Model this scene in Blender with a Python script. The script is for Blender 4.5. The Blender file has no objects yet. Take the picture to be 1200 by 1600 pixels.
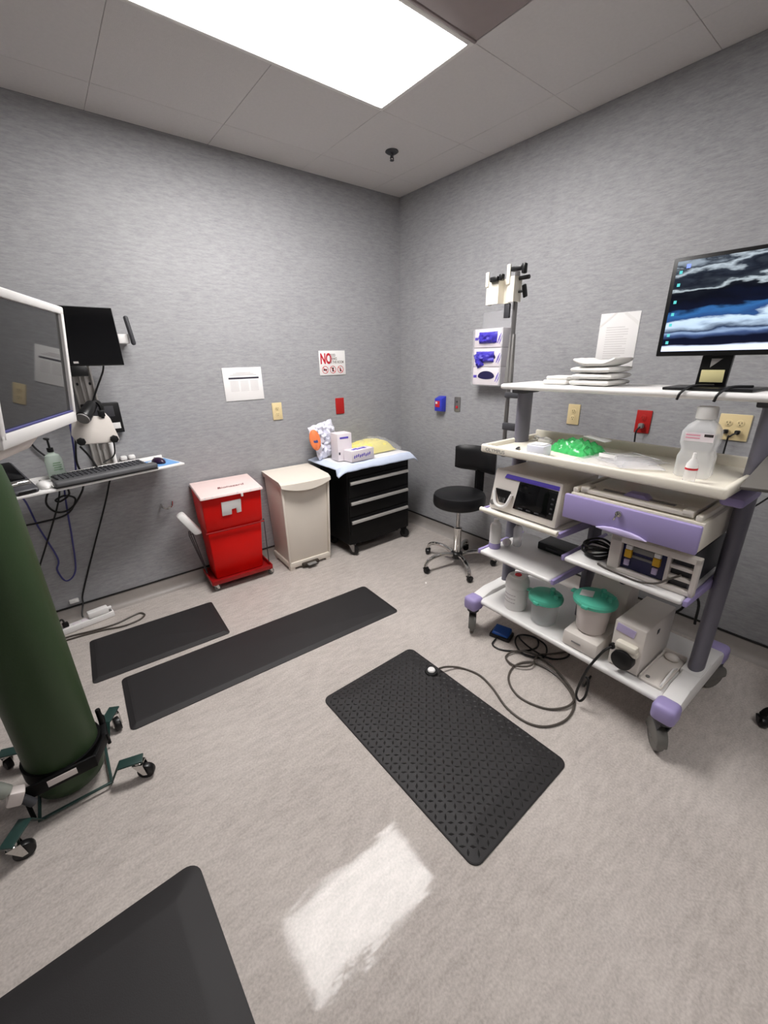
import bpy, bmesh, math, random
from mathutils import Vector, Matrix, noise as mnoise
R = math.radians
PI = math.pi
SC = bpy.context.scene
COL = SC.collection
random.seed(5)

# ------------------------------------------------------------------ camera
cam_d = bpy.data.cameras.new('camera')
cam = bpy.data.objects.new('camera', cam_d)
COL.objects.link(cam)
cam_d.sensor_fit = 'VERTICAL'
cam_d.sensor_height = 24.0
cam_d.lens = 645.19 / 1600 * 24.0
cam_d.clip_start = 0.05
_yaw, _pit, _rol = 0.67022, 0.35626, 0.022306
_f = Vector((math.sin(_yaw) * math.cos(_pit), math.cos(_yaw) * math.cos(_pit), -math.sin(_pit)))
_r = Vector((math.cos(_yaw), -math.sin(_yaw), 0))
_d = _f.cross(_r)
_r2 = math.cos(_rol) * _r + math.sin(_rol) * _d
_d2 = -math.sin(_rol) * _r + math.cos(_rol) * _d
cam.matrix_world = Matrix(((_r2.x, -_d2.x, -_f.x, -2.6182), (_r2.y, -_d2.y, -_f.y, -3.0126),
                           (_r2.z, -_d2.z, -_f.z, 1.5338), (0, 0, 0, 1)))
SC.camera = cam

# ------------------------------------------------------------------ world, exposure
w = bpy.data.worlds.new('room_world')
SC.world = w
w.use_nodes = True
w.node_tree.nodes['Background'].inputs[0].default_value = (0.8, 0.85, 0.9, 1)
w.node_tree.nodes['Background'].inputs[1].default_value = 0.02
SC.view_settings.view_transform = 'Standard'
SC.view_settings.look = 'None'
SC.view_settings.gamma = 1.0
SC.view_settings.use_curve_mapping = False
SC.view_settings.exposure = 0.93
PANEL_LIGHT = 17.0      # emission of the ceiling light's diffuser
FILL_LIGHT = 6.5        # emission of the unseen fill light added behind the camera

# ------------------------------------------------------------------ helpers
def lin(c):
    return tuple(((x / 255) / 12.92 if x / 255 <= 0.04045 else ((x / 255 + 0.055) / 1.055) ** 2.4) for x in c) + (1,)

def mat(name, rgb, rough=0.5, metal=0.0, var=0.06, vscale=18.0, bump=0.0, bscale=150.0, trans=0.0, alpha=1.0, coat=0.0, ior=1.45):
    m = bpy.data.materials.new(name)
    m.use_nodes = True
    nt = m.node_tree
    b = nt.nodes['Principled BSDF']
    tc = nt.nodes.new('ShaderNodeTexCoord')
    nz = nt.nodes.new('ShaderNodeTexNoise')
    nz.inputs['Scale'].default_value = vscale
    nz.inputs['Detail'].default_value = 4
    nt.links.new(tc.outputs['Object'], nz.inputs['Vector'])
    mx = nt.nodes.new('ShaderNodeMix')
    mx.data_type = 'RGBA'
    c = lin(rgb)
    mx.inputs[6].default_value = tuple(x * (1 - var) for x in c[:3]) + (1,)
    mx.inputs[7].default_value = tuple(min(1, x * (1 + var)) for x in c[:3]) + (1,)
    nt.links.new(nz.outputs[0], mx.inputs[0])
    nt.links.new(mx.outputs[2], b.inputs['Base Color'])
    b.inputs['Roughness'].default_value = rough
    b.inputs['Metallic'].default_value = metal
    b.inputs['IOR'].default_value = ior
    b.inputs['Transmission Weight'].default_value = trans
    b.inputs['Alpha'].default_value = alpha
    b.inputs['Coat Weight'].default_value = coat
    if bump:
        n2 = nt.nodes.new('ShaderNodeTexNoise')
        n2.inputs['Scale'].default_value = bscale
        n2.inputs['Detail'].default_value = 3
        nt.links.new(tc.outputs['Object'], n2.inputs['Vector'])
        bp = nt.nodes.new('ShaderNodeBump')
        bp.inputs['Strength'].default_value = bump
        bp.inputs['Distance'].default_value = 0.004
        nt.links.new(n2.outputs[0], bp.inputs['Height'])
        nt.links.new(bp.outputs[0], b.inputs['Normal'])
    return m

def emit(name, rgb, s):
    m = bpy.data.materials.new(name)
    m.use_nodes = True
    nt = m.node_tree
    nt.nodes.clear()
    e = nt.nodes.new('ShaderNodeEmission')
    e.inputs[0].default_value = lin(rgb)
    e.inputs[1].default_value = s
    o = nt.nodes.new('ShaderNodeOutputMaterial')
    nt.links.new(e.outputs[0], o.inputs[0])
    return m

def film(name, rgb, opac=0.25, rough=0.12, bump=0.6, bscale=40):
    """thin clear plastic film: see-through with a glossy, slightly milky surface"""
    m = mat(name, rgb, rough=rough, var=0.03, bump=bump, bscale=bscale)
    m.node_tree.nodes['Principled BSDF'].inputs['Alpha'].default_value = opac
    return m

class MB:
    def __init__(s):
        s.bm = bmesh.new()
    def _merge(s, tb, M=None):
        if M is not None:
            tb.transform(M)
        me = bpy.data.meshes.new('tmp')
        tb.to_mesh(me)
        tb.free()
        s.bm.from_mesh(me)
        bpy.data.meshes.remove(me)
        return s
    def box(s, c, size, bev=0.0, rot=None, seg=2, taper=None):
        tb = bmesh.new()
        bmesh.ops.create_cube(tb, size=1)
        for v in tb.verts:
            k = 1.0
            if taper:
                k = taper if v.co.z > 0 else 1.0
            v.co = Vector((v.co.x * size[0] * k, v.co.y * size[1] * k, v.co.z * size[2]))
        if bev:
            bev = min(bev, min(size) * 0.49)
            bmesh.ops.bevel(tb, geom=list(tb.edges), offset=bev, segments=seg, profile=0.5, affect='EDGES', clamp_overlap=True)
        M = Matrix.Translation(c)
        if rot:
            from mathutils import Euler
            M = M @ Euler(rot).to_matrix().to_4x4()
        return s._merge(tb, M)
    def hexa(s, p8, bev=0.0):
        """p8: bottom 4 (ccw) then top 4"""
        tb = bmesh.new()
        v = [tb.verts.new(p) for p in p8]
        for f in ((3, 2, 1, 0), (4, 5, 6, 7), (0, 1, 5, 4), (1, 2, 6, 5), (2, 3, 7, 6), (3, 0, 4, 7)):
            tb.faces.new([v[i] for i in f])
        if bev:
            bmesh.ops.bevel(tb, geom=list(tb.edges), offset=bev, segments=2, profile=0.5, affect='EDGES', clamp_overlap=True)
        return s._merge(tb)
    def cyl(s, p0, p1, r0, r1=None, seg=20, bev=0.0, sx=1.0, sy=1.0):
        r1 = r0 if r1 is None else r1
        p0, p1 = Vector(p0), Vector(p1)
        L = (p1 - p0).length
        tb = bmesh.new()
        bmesh.ops.create_cone(tb, cap_ends=True, segments=seg, radius1=r0, radius2=r1, depth=L)
        if bev:
            ed = [e for e in tb.edges if abs(abs(e.verts[0].co.z) - L / 2) < 1e-6 and abs(e.verts[0].co.z - e.verts[1].co.z) < 1e-6]
            bmesh.ops.bevel(tb, geom=ed, offset=bev, segments=2, profile=0.5, affect='EDGES', clamp_overlap=True)
        for v in tb.verts:
            v.co.x *= sx
            v.co.y *= sy
        q = Vector((0, 0, 1)).rotation_difference((p1 - p0).normalized())
        return s._merge(tb, Matrix.Translation((p0 + p1) / 2) @ q.to_matrix().to_4x4())
    def lathe(s, prof, c=(0, 0, 0), seg=28, sx=1.0, sy=1.0):
        tb = bmesh.new()
        rings = []
        for r, z in prof:
            if r < 1e-5:
                rings.append([tb.verts.new((0, 0, z))])
            else:
                rings.append([tb.verts.new((r * math.cos(2 * PI * k / seg) * sx, r * math.sin(2 * PI * k / seg) * sy, z)) for k in range(seg)])
        for a, b in zip(rings, rings[1:]):
            for k in range(seg):
                k2 = (k + 1) % seg
                if len(a) == 1 and len(b) > 1:
                    tb.faces.new((a[0], b[k2], b[k]))
                elif len(b) == 1 and len(a) > 1:
                    tb.faces.new((a[k], a[k2], b[0]))
                elif len(a) > 1:
                    tb.faces.new((a[k], a[k2], b[k2], b[k]))
        for rg, flip in ((rings[0], True), (rings[-1], False)):
            if len(rg) > 1:
                try:
                    tb.faces.new(rg[::-1] if flip else rg)
                except ValueError:
                    pass
        bmesh.ops.recalc_face_normals(tb, faces=list(tb.faces))
        return s._merge(tb, Matrix.Translation(c))
    def tube(s, pts, r, seg=8, sub=6, r_end=None, closed=False):
        P = [Vector(p) for p in pts]
        if sub > 1 and len(P) > 2:
            Q = []
            n = len(P)
            for i in range(n - 1 if not closed else n):
                p0 = P[i - 1] if (i > 0 or closed) else P[0] * 2 - P[1]
                p1, p2 = P[i], P[(i + 1) % n]
                p3 = P[(i + 2) % n] if (i + 2 < n or closed) else P[-1] * 2 - P[-2]
                for k in range(sub):
                    t = k / sub
                    Q.append(0.5 * ((2 * p1) + (p2 - p0) * t + (2 * p0 - 5 * p1 + 4 * p2 - p3) * t * t + (3 * p1 - p0 - 3 * p2 + p3) * t ** 3))
            if not closed:
                Q.append(P[-1])
            P = Q
        tb = bmesh.new()
        rings = []
        T = (P[1] - P[0]).normalized()
        N = T.orthogonal().normalized()
        n = len(P)
        for i, p in enumerate(P):
            if closed:
                t2 = (P[(i + 1) % n] - P[i - 1]).normalized()
            else:
                t2 = (P[min(i + 1, n - 1)] - P[max(i - 1, 0)]).normalized()
            N = T.rotation_difference(t2) @ N
            T = t2
            B = T.cross(N)
            rr = r if r_end is None else r + (r_end - r) * i / (n - 1)
            rings.append([tb.verts.new(p + (N * math.cos(2 * PI * k / seg) + B * math.sin(2 * PI * k / seg)) * rr) for k in range(seg)])
        pairs = list(zip(rings, rings[1:]))
        if closed:
            pairs.append((rings[-1], rings[0]))
        for a, b in pairs:
            for k in range(seg):
                k2 = (k + 1) % seg
                tb.faces.new((a[k], a[k2], b[k2], b[k]))
        if not closed:
            tb.faces.new(rings[0][::-1])
            tb.faces.new(rings[-1])
        bmesh.ops.recalc_face_normals(tb, faces=list(tb.faces))
        return s._merge(tb)
    def prism(s, poly, a, b, axis='y', bev=0.0):
        """polygon in the plane across axis, extruded from a to b. x: (y,z)  y: (x,z)  z: (x,y)"""
        tb = bmesh.new()
        def P(p, h):
            return {'x': (h, p[0], p[1]), 'y': (p[0], h, p[1]), 'z': (p[0], p[1], h)}[axis]
        A = [tb.verts.new(P(p, a)) for p in poly]
        B = [tb.verts.new(P(p, b)) for p in poly]
        n = len(poly)
        tb.faces.new(A)
        tb.faces.new(B[::-1])
        for i in range(n):
            j = (i + 1) % n
            tb.faces.new((A[i], B[i], B[j], A[j]))
        bmesh.ops.recalc_face_normals(tb, faces=list(tb.faces))
        if bev:
            bmesh.ops.bevel(tb, geom=list(tb.edges), offset=bev, segments=2, profile=0.5, affect='EDGES', clamp_overlap=True)
        return s._merge(tb)
    def ball(s, c, r, sc=(1, 1, 1), seg=16):
        tb = bmesh.new()
        bmesh.ops.create_uvsphere(tb, u_segments=seg, v_segments=max(6, seg // 2), radius=r)
        for v in tb.verts:
            v.co = Vector((v.co.x * sc[0], v.co.y * sc[1], v.co.z * sc[2]))
        return s._merge(tb, Matrix.Translation(c))
    def pillow(s, c, size, seed=0, amp=0.2, n=14, freq=14.0, rot=0.0, flat=True):
        """crumpled closed pack: puffy in the middle, thin at its edges"""
        tb = bmesh.new()
        w, d, h = size
        top, bot = [], []
        for j in range(n + 1):
            rt, rb = [], []
            for i in range(n + 1):
                u, v = i / n * 2 - 1, j / n * 2 - 1
                e = (max(0, 1 - abs(u) ** 3) * max(0, 1 - abs(v) ** 3)) ** 0.6
                q = mnoise.noise(Vector((u * w * freq + seed * 7.3, v * d * freq, seed * 3.1)))
                x, y = u * w / 2 * (1 + 0.06 * q), v * d / 2 * (1 + 0.06 * q)
                z = h * e * (0.8 + amp * q * 2)
                rt.append(tb.verts.new((x, y, max(z, 0.001))))
                rb.append(tb.verts.new((x, y, 0.0 if flat else -z * 0.8 - 0.001)))
            top.append(rt)
            bot.append(rb)
        for j in range(n):
            for i in range(n):
                tb.faces.new((top[j][i], top[j][i + 1], top[j + 1][i + 1], top[j + 1][i]))
                tb.faces.new((bot[j][i], bot[j + 1][i], bot[j + 1][i + 1], bot[j][i + 1]))
        for k in range(n):
            tb.faces.new((top[0][k], bot[0][k], bot[0][k + 1], top[0][k + 1]))
            tb.faces.new((top[n][k + 1], bot[n][k + 1], bot[n][k], top[n][k]))
            tb.faces.new((top[k + 1][0], bot[k + 1][0], bot[k][0], top[k][0]))
            tb.faces.new((top[k][n], bot[k][n], bot[k + 1][n], top[k + 1][n]))
        return s._merge(tb, Matrix.Translation(c) @ Matrix.Rotation(rot, 4, 'Z'))
    def pieces(s, name, m, parent=None, label=None, loc=None):
        """each connected piece becomes an object of its own"""
        s.bm.verts.ensure_lookup_table()
        seen, out = set(), []
        for v0 in s.bm.verts:
            if v0 in seen:
                continue
            stack, comp = [v0], []
            seen.add(v0)
            while stack:
                v = stack.pop()
                comp.append(v)
                for e in v.link_edges:
                    o_ = e.other_vert(v)
                    if o_ not in seen:
                        seen.add(o_)
                        stack.append(o_)
            q = MB()
            mp = {v: q.bm.verts.new(v.co) for v in comp}
            for f in {f for v in comp for f in v.link_faces}:
                q.bm.faces.new([mp[v] for v in f.verts])
            out.append(q.obj(name, m, parent, label, loc))
        s.bm.free()
        return out
    def obj(s, name, m, parent=None, label=None, loc=None, kind=None, ang=35):
        me = bpy.data.meshes.new(name)
        s.bm.to_mesh(me)
        s.bm.free()
        me.polygons.foreach_set('use_smooth', [True] * len(me.polygons))
        me.set_sharp_from_angle(angle=R(ang))
        for mm in (m if isinstance(m, (list, tuple)) else [m]):
            me.materials.append(mm)
        o = bpy.data.objects.new(name, me)
        COL.objects.link(o)
        if parent:
            o.parent = parent
        if loc:
            o.location = loc
        if label:
            o['label'] = label
        if kind:
            o['kind'] = kind
        return o

def tag(o, label, cat, group=None):
    o['label'] = label
    o['category'] = cat
    if group:
        o['group'] = group
    return o

def thing(name, label, cat, loc=(0, 0, 0), rz=0.0, group=None):
    o = bpy.data.objects.new(name, None)
    o.empty_display_size = 0.05
    COL.objects.link(o)
    o.location = loc
    o.rotation_euler = (0, 0, rz)
    return tag(o, label, cat, group)

def text(name, body, size, m, parent, loc, rot=(PI / 2, 0, 0), align='LEFT', sx=1.0, shear=0.0, bold=0.0):
    c = bpy.data.curves.new(name, 'FONT')
    c.body = body
    c.size = size
    c.align_x = align
    c.extrude = 0.0002
    c.offset = bold
    c.shear = shear
    o = bpy.data.objects.new('tmp_text', c)
    COL.objects.link(o)
    dg = bpy.context.evaluated_depsgraph_get()
    me = bpy.data.meshes.new_from_object(o.evaluated_get(dg))
    bpy.data.objects.remove(o)
    bpy.data.curves.remove(c)
    me.materials.clear()
    me.materials.append(m)
    me.name = name
    o = bpy.data.objects.new(name, me)
    COL.objects.link(o)
    o.parent = parent
    o.location = loc
    o.rotation_euler = rot
    o.scale = (sx, 1, 1)
    return o

# ------------------------------------------------------------------ materials
def wall_mat(name):
    m = bpy.data.materials.new(name)
    m.use_nodes = True
    nt = m.node_tree
    b = nt.nodes['Principled BSDF']
    tc = nt.nodes.new('ShaderNodeTexCoord')
    def nz(sc, scale, det):
        mp = nt.nodes.new('ShaderNodeMapping')
        mp.inputs['Scale'].default_value = sc
        nt.links.new(tc.outputs['Object'], mp.inputs[0])
        n = nt.nodes.new('ShaderNodeTexNoise')
        n.inputs['Scale'].default_value = scale
        n.inputs['Detail'].default_value = det
        n.inputs['Roughness'].default_value = 0.6
        nt.links.new(mp.outputs[0], n.inputs['Vector'])
        return n.outputs[0]
    a = nz((1, 1, 5), 15, 7)
    c = nz((1, 1, 5), 52, 5)
    d = nz((1, 1, 2), 3, 3)
    def math_(op, x, y):
        n = nt.nodes.new('ShaderNodeMath')
        n.operation = op
        for i, q in enumerate((x, y)):
            if isinstance(q, float):
                n.inputs[i].default_value = q
            else:
                nt.links.new(q, n.inputs[i])
        return n.outputs[0]
    s = math_('ADD', math_('ADD', math_('MULTIPLY', a, 0.5), math_('MULTIPLY', c, 0.35)), math_('MULTIPLY', d, 0.15))
    rp = nt.nodes.new('ShaderNodeValToRGB')
    e = rp.color_ramp.elements
    e[0].position = 0.30
    e[0].color = lin((134, 134, 137))
    e[1].position = 0.70
    e[1].color = lin((178, 178, 180))
    nt.links.new(s, rp.inputs[0])
    nt.links.new(rp.outputs[0], b.inputs['Base Color'])
    b.inputs['Roughness'].default_value = 0.55
    bp = nt.nodes.new('ShaderNodeBump')
    bp.inputs['Strength'].default_value = 0.35
    bp.inputs['Distance'].default_value = 0.004
    nt.links.new(s, bp.inputs['Height'])
    nt.links.new(bp.outputs[0], b.inputs['Normal'])
    return m

def floor_mat():
    m = bpy.data.materials.new('vinyl_floor')
    m.use_nodes = True
    nt = m.node_tree
    b = nt.nodes['Principled BSDF']
    tc = nt.nodes.new('ShaderNodeTexCoord')
    def nz(sc, scale, det, rz=0.0):
        mp = nt.nodes.new('ShaderNodeMapping')
        mp.inputs['Scale'].default_value = sc
        mp.inputs['Rotation'].default_value = (0, 0, rz)
        nt.links.new(tc.outputs['Object'], mp.inputs[0])
        n = nt.nodes.new('ShaderNodeTexNoise')
        n.inputs['Scale'].default_value = scale
        n.inputs['Detail'].default_value = det
        nt.links.new(mp.outputs[0], n.inputs['Vector'])
        return n.outputs[0]
    a = nz((1, 3.0, 1), 14, 6, 0.3)
    c = nz((1, 1, 1), 130, 4)
    d = nz((1, 1, 1), 2.2, 4)
    def mul(x, k):
        n = nt.nodes.new('ShaderNodeMath')
        n.operation = 'MULTIPLY'
        nt.links.new(x, n.inputs[0])
        n.inputs[1].default_value = k
        return n.outputs[0]
    def add(x, y):
        n = nt.nodes.new('ShaderNodeMath')
        n.operation = 'ADD'
        nt.links.new(x, n.inputs[0])
        nt.links.new(y, n.inputs[1])
        return n.outputs[0]
    s = add(add(mul(a, 0.33), mul(c, 0.45)), mul(d, 0.22))
    rp = nt.nodes.new('ShaderNodeValToRGB')
    e = rp.color_ramp.elements
    e[0].position = 0.36
    e[0].color = lin((168, 160, 154))
    e[1].position = 0.66
    e[1].color = lin((204, 196, 190))
    nt.links.new(s, rp.inputs[0])
    nt.links.new(rp.outputs[0], b.inputs['Base Color'])
    wv = nz((1, 1.6, 1), 6.0, 4, 0.5)
    rr = nt.nodes.new('ShaderNodeMapRange')
    rr.inputs[3].default_value = 0.03
    rr.inputs[4].default_value = 0.13
    b.inputs['Specular IOR Level'].default_value = 0.17
    nt.links.new(d, rr.inputs[0])
    nt.links.new(rr.outputs[0], b.inputs['Roughness'])
    bp = nt.nodes.new('ShaderNodeBump')
    bp.inputs['Strength'].default_value = 0.10
    bp.inputs['Distance'].default_value = 0.010
    nt.links.new(add(wv, mul(c, 0.012)), bp.inputs['Height'])
    nt.links.new(bp.outputs[0], b.inputs['Normal'])
    return m

M = {}
M['wall'] = wall_mat('woven_vinyl_wallcovering')
M['floor'] = floor_mat()
M['ceil'] = mat('ceiling_tile', (212, 208, 206), 0.9, var=0.05, vscale=60, bump=0.25, bscale=220)
M['ceil_back'] = mat('ceiling_grid', (200, 196, 194), 0.9)
M['dark_panel'] = mat('dark_panel', (150, 138, 136), 0.7, var=0.05)
M['cove'] = mat('cove_vinyl', (160, 154, 149), 0.4, var=0.08, vscale=40)
M['black_line'] = mat('black_trim', (30, 28, 28), 0.5)
M['diffuser'] = emit('light_diffuser', (255, 252, 250), PANEL_LIGHT)
M['fill_diffuser'] = emit('added_fill_diffuser', (255, 252, 250), FILL_LIGHT)
M['white_paint'] = mat('white_enamel', (225, 222, 218), 0.45)
M['rubber'] = mat('black_rubber_mat', (38, 36, 37), 0.62, var=0.15, vscale=8, bump=0.12, bscale=300)
M['rubber_d'] = mat('black_rubber_tread', (44, 43, 43), 0.3, var=0.12, vscale=8)
M['red'] = mat('red_plastic', (226, 16, 10), 0.42, var=0.08, vscale=6)
M['dred'] = mat('dark_red_steel', (150, 16, 18), 0.35, var=0.1)
M['pink'] = mat('translucent_white_lid', (238, 214, 210), 0.4, var=0.04)
M['beige'] = mat('beige_plastic', (228, 219, 207), 0.45, var=0.05, vscale=5)
M['black'] = mat('black_powder_coat', (6, 6, 7), 0.55, var=0.1)
M['blackp'] = mat('black_plastic', (18, 18, 19), 0.35, var=0.1)
M['vinyl'] = mat('black_upholstery', (17, 17, 19), 0.42, var=0.1, bump=0.08, bscale=400)
M['chrome'] = mat('chrome', (205, 203, 200), 0.12, metal=1.0, var=0.03)
M['steel'] = mat('brushed_steel', (150, 148, 147), 0.35, metal=0.9, var=0.06)
M['alu'] = mat('aluminium', (190, 186, 182), 0.4, metal=0.5, var=0.05)
M['cream'] = mat('cream_plastic', (232, 226, 212), 0.4, var=0.03, vscale=6)
M['cwhite'] = mat('white_shelf', (232, 230, 228), 0.35, var=0.03, vscale=6)
M['lav'] = mat('lavender_plastic', (160, 148, 196), 0.4, var=0.04, vscale=6)
M['lavl'] = mat('pale_lavender_plastic', (196, 184, 222), 0.3, var=0.04, vscale=6)
M['post'] = mat('slate_grey_post', (112, 110, 122), 0.4, var=0.05, vscale=6)
M['dgrey'] = mat('dark_grey_plastic', (62, 62, 66), 0.45, var=0.06)
M['grey'] = mat('grey_plastic', (128, 126, 124), 0.5, var=0.05)
M['wheel'] = mat('smoky_grey_wheel', (106, 104, 100), 0.25, var=0.08)
M['blackscreen'] = mat('dark_screen_glass', (9, 9, 11), 0.08, var=0.02)
M['matscreen'] = mat('matte_dark_screen', (46, 46, 46), 0.03, var=0.03)
M['white'] = mat('white_plastic', (236, 234, 232), 0.4, var=0.03)
M['paper'] = mat('white_paper', (240, 238, 237), 0.7, var=0.02)
M['print_grey'] = mat('grey_print', (196, 190, 190), 0.7)
M['print_lgrey'] = mat('pale_grey_print', (218, 215, 214), 0.7)
M['print_dark'] = mat('dark_print', (40, 36, 52), 0.7)
M['print_red'] = mat('red_print', (196, 30, 46), 0.6)
M['print_mid'] = mat('mid_grey_print', (130, 122, 118), 0.7)
M['print_dred'] = mat('dark_red_print', (110, 24, 34), 0.6)
M['print_blk'] = mat('black_print', (50, 44, 44), 0.7)
M['ivory'] = mat('ivory_plate', (228, 208, 160), 0.4, var=0.03)
M['slot'] = mat('outlet_slot', (60, 52, 44), 0.6)
M['redplate'] = mat('red_wall_plate', (178, 34, 32), 0.35, var=0.03)
M['blue'] = mat('blue_plastic', (52, 62, 190), 0.35, var=0.05)
M['pedalblue'] = mat('blue_pedal_plastic', (24, 78, 160), 0.4, var=0.05)
M['violet'] = mat('violet_nitrile', (72, 62, 190), 0.45, var=0.18, vscale=60, bump=0.3, bscale=80)
M['violet_print'] = mat('violet_print', (92, 76, 186), 0.6)
M['dviolet'] = mat('dark_opening', (28, 22, 70), 0.6)
M['box'] = mat('pale_cardboard', (232, 224, 228), 0.6, var=0.03)
M['clear'] = film('clear_acrylic', (215, 215, 218), 0.28, 0.1, 0.0)
M['clearbag'] = film('clear_pouch_film', (240, 238, 240), 0.32, 0.14, 0.5, 30)
M['clearcan'] = film('clear_canister', (225, 225, 226), 0.27, 0.08, 0.0)
M['bottle'] = film('clear_bottle', (250, 251, 252), 0.36, 0.1, 0.2, 60)
M['water'] = film('greenish_gel', (214, 230, 218), 0.75, 0.15, 0.0)
M['underpad'] = mat('blue_edged_underpad', (206, 216, 236), 0.75, var=0.05, bump=0.3, bscale=60)
M['padwhite'] = mat('quilted_white_pad', (236, 236, 240), 0.8, var=0.03, bump=0.5, bscale=50)
M['yellow'] = mat('yellow_gown_cloth', (238, 226, 130), 0.8, var=0.06, bump=0.3, bscale=60)
M['orange'] = mat('orange_label', (232, 128, 76), 0.6, var=0.08)
M['navy'] = mat('navy_print', (66, 74, 126), 0.6)
M['crinkle'] = mat('white_crinkled_wrap', (226, 226, 238), 0.35, var=0.06, bump=0.9, bscale=28)
M['towel'] = mat('white_towel', (232, 230, 226), 0.9, var=0.03, bump=0.5, bscale=160)
M['greenbag'] = mat('green_plastic_wrap', (70, 186, 104), 0.2, var=0.35, vscale=40, bump=1.0, bscale=45)
M['teal'] = mat('teal_plastic', (92, 196, 168), 0.35, var=0.08, vscale=30)
M['milky'] = mat('milky_canister', (226, 216, 212), 0.35, var=0.03)
M['device'] = mat('off_white_device', (226, 219, 212), 0.42, var=0.03)
M['yellowcap'] = mat('yellow_socket', (224, 176, 40), 0.4)
M['bluepanel'] = mat('dark_blue_panel', (34, 36, 84), 0.3, var=0.1)
M['cable'] = mat('black_cable', (20, 19, 20), 0.45)
M['gcable'] = mat('grey_cable', (122, 116, 108), 0.45)
M['gcable2'] = mat('dark_taupe_cable', (80, 74, 68), 0.4)
M['bcable'] = mat('blue_network_cable', (70, 70, 128), 0.5)
M['green'] = mat('green_cylinder_paint', (46, 66, 38), 0.5, var=0.14, vscale=5, bump=0.08, bscale=120)
M['tealsteel'] = mat('dark_teal_steel', (38, 62, 58), 0.35, var=0.08)
M['note'] = mat('yellow_sticky_note', (232, 222, 164), 0.7, var=0.04)
M['padblue'] = mat('blue_mouse_pad', (110, 160, 214), 0.6)
M['wine'] = mat('dark_purple_plastic', (46, 26, 52), 0.3)
M['hose'] = mat('grey_hose', (150, 154, 146), 0.5)
M['tagwhite'] = mat('white_tag', (226, 216, 212), 0.5)
M['icon_blue'] = emit('icon_blue', (120, 140, 255), 1.0)
M['icon_teal'] = emit('icon_teal', (90, 190, 190), 0.8)
M['icon_white'] = emit('icon_white', (230, 240, 255), 0.9)

def screen_mat():
    m = bpy.data.materials.new('lit_landscape_screen')
    m.use_nodes = True
    nt = m.node_tree
    nt.nodes.clear()
    tc = nt.nodes.new('ShaderNodeTexCoord')
    sep = nt.nodes.new('ShaderNodeSeparateXYZ')
    nt.links.new(tc.outputs['Generated'], sep.inputs[0])
    mp = nt.nodes.new('ShaderNodeMapping')
    mp.inputs['Scale'].default_value = (1.6, 1, 3.4)
    mp.inputs['Rotation'].default_value = (0, 0.12, 0)
    mp.inputs['Location'].default_value = (3.3, 0, 1.7)
    nt.links.new(tc.outputs['Generated'], mp.inputs[0])
    nz = nt.nodes.new('ShaderNodeTexNoise')
    nz.inputs['Scale'].default_value = 2.2
    nz.inputs['Detail'].default_value = 5
    nt.links.new(mp.outputs[0], nz.inputs['Vector'])
    def ma(op, a, b):
        n = nt.nodes.new('ShaderNodeMath')
        n.operation = op
        for i, q in enumerate((a, b)):
            if isinstance(q, (int, float)):
                n.inputs[i].default_value = q
            else:
                nt.links.new(q, n.inputs[i])
        return n.outputs[0]
    z, x = sep.outputs[2], sep.outputs[0]
    amp = ma('MULTIPLY', ma('SUBTRACT', nz.outputs[0], 0.5), ma('MULTIPLY', z, 0.75))
    tilt = ma('MULTIPLY', ma('MULTIPLY', x, z), -0.26)
    v = ma('ADD', ma('ADD', z, amp), tilt)
    rp = nt.nodes.new('ShaderNodeValToRGB')
    cr = rp.color_ramp
    stops = [(0.0, (196, 204, 232)), (0.05, (190, 200, 226)), (0.065, (8, 12, 30)), (0.13, (6, 10, 28)), (0.17, (52, 68, 104)),
             (0.21, (120, 140, 170)), (0.235, (20, 34, 60)), (0.285, (160, 178, 198)), (0.315, (170, 188, 204)), (0.34, (34, 60, 104)),
             (0.41, (40, 84, 134)), (0.45, (8, 14, 34)), (0.56, (4, 6, 16)), (0.61, (14, 18, 26)), (0.645, (150, 160, 166)), (0.675, (40, 46, 54)),
             (0.74, (18, 22, 32)), (0.80, (34, 40, 50)), (0.86, (150, 160, 168)), (0.92, (30, 36, 46)), (1.0, (120, 130, 140))]
    while len(cr.elements) < len(stops):
        cr.elements.new(0.5)
    for e, (p, c) in zip(cr.elements, stops):
        e.position = p
        e.color = lin(c)
    nt.links.new(v, rp.inputs[0])
    em = nt.nodes.new('ShaderNodeEmission')
    em.inputs[1].default_value = 0.95
    nt.links.new(rp.outputs[0], em.inputs[0])
    gl = nt.nodes.new('ShaderNodeBsdfGlossy')
    gl.inputs['Roughness'].default_value = 0.3
    gl.inputs['Color'].default_value = (0.02, 0.02, 0.02, 1)
    ad = nt.nodes.new('ShaderNodeAddShader')
    nt.links.new(em.outputs[0], ad.inputs[0])
    nt.links.new(gl.outputs[0], ad.inputs[1])
    o = nt.nodes.new('ShaderNodeOutputMaterial')
    nt.links.new(ad.outputs[0], o.inputs[0])
    return m
M['screen'] = screen_mat()
M['matscreen'].node_tree.nodes['Principled BSDF'].inputs['Specular IOR Level'].default_value = 0.32
M['black'].node_tree.nodes['Principled BSDF'].inputs['Specular IOR Level'].default_value = 0.25
M['red'].node_tree.nodes['Principled BSDF'].inputs['Specular IOR Level'].default_value = 0.3

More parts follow.
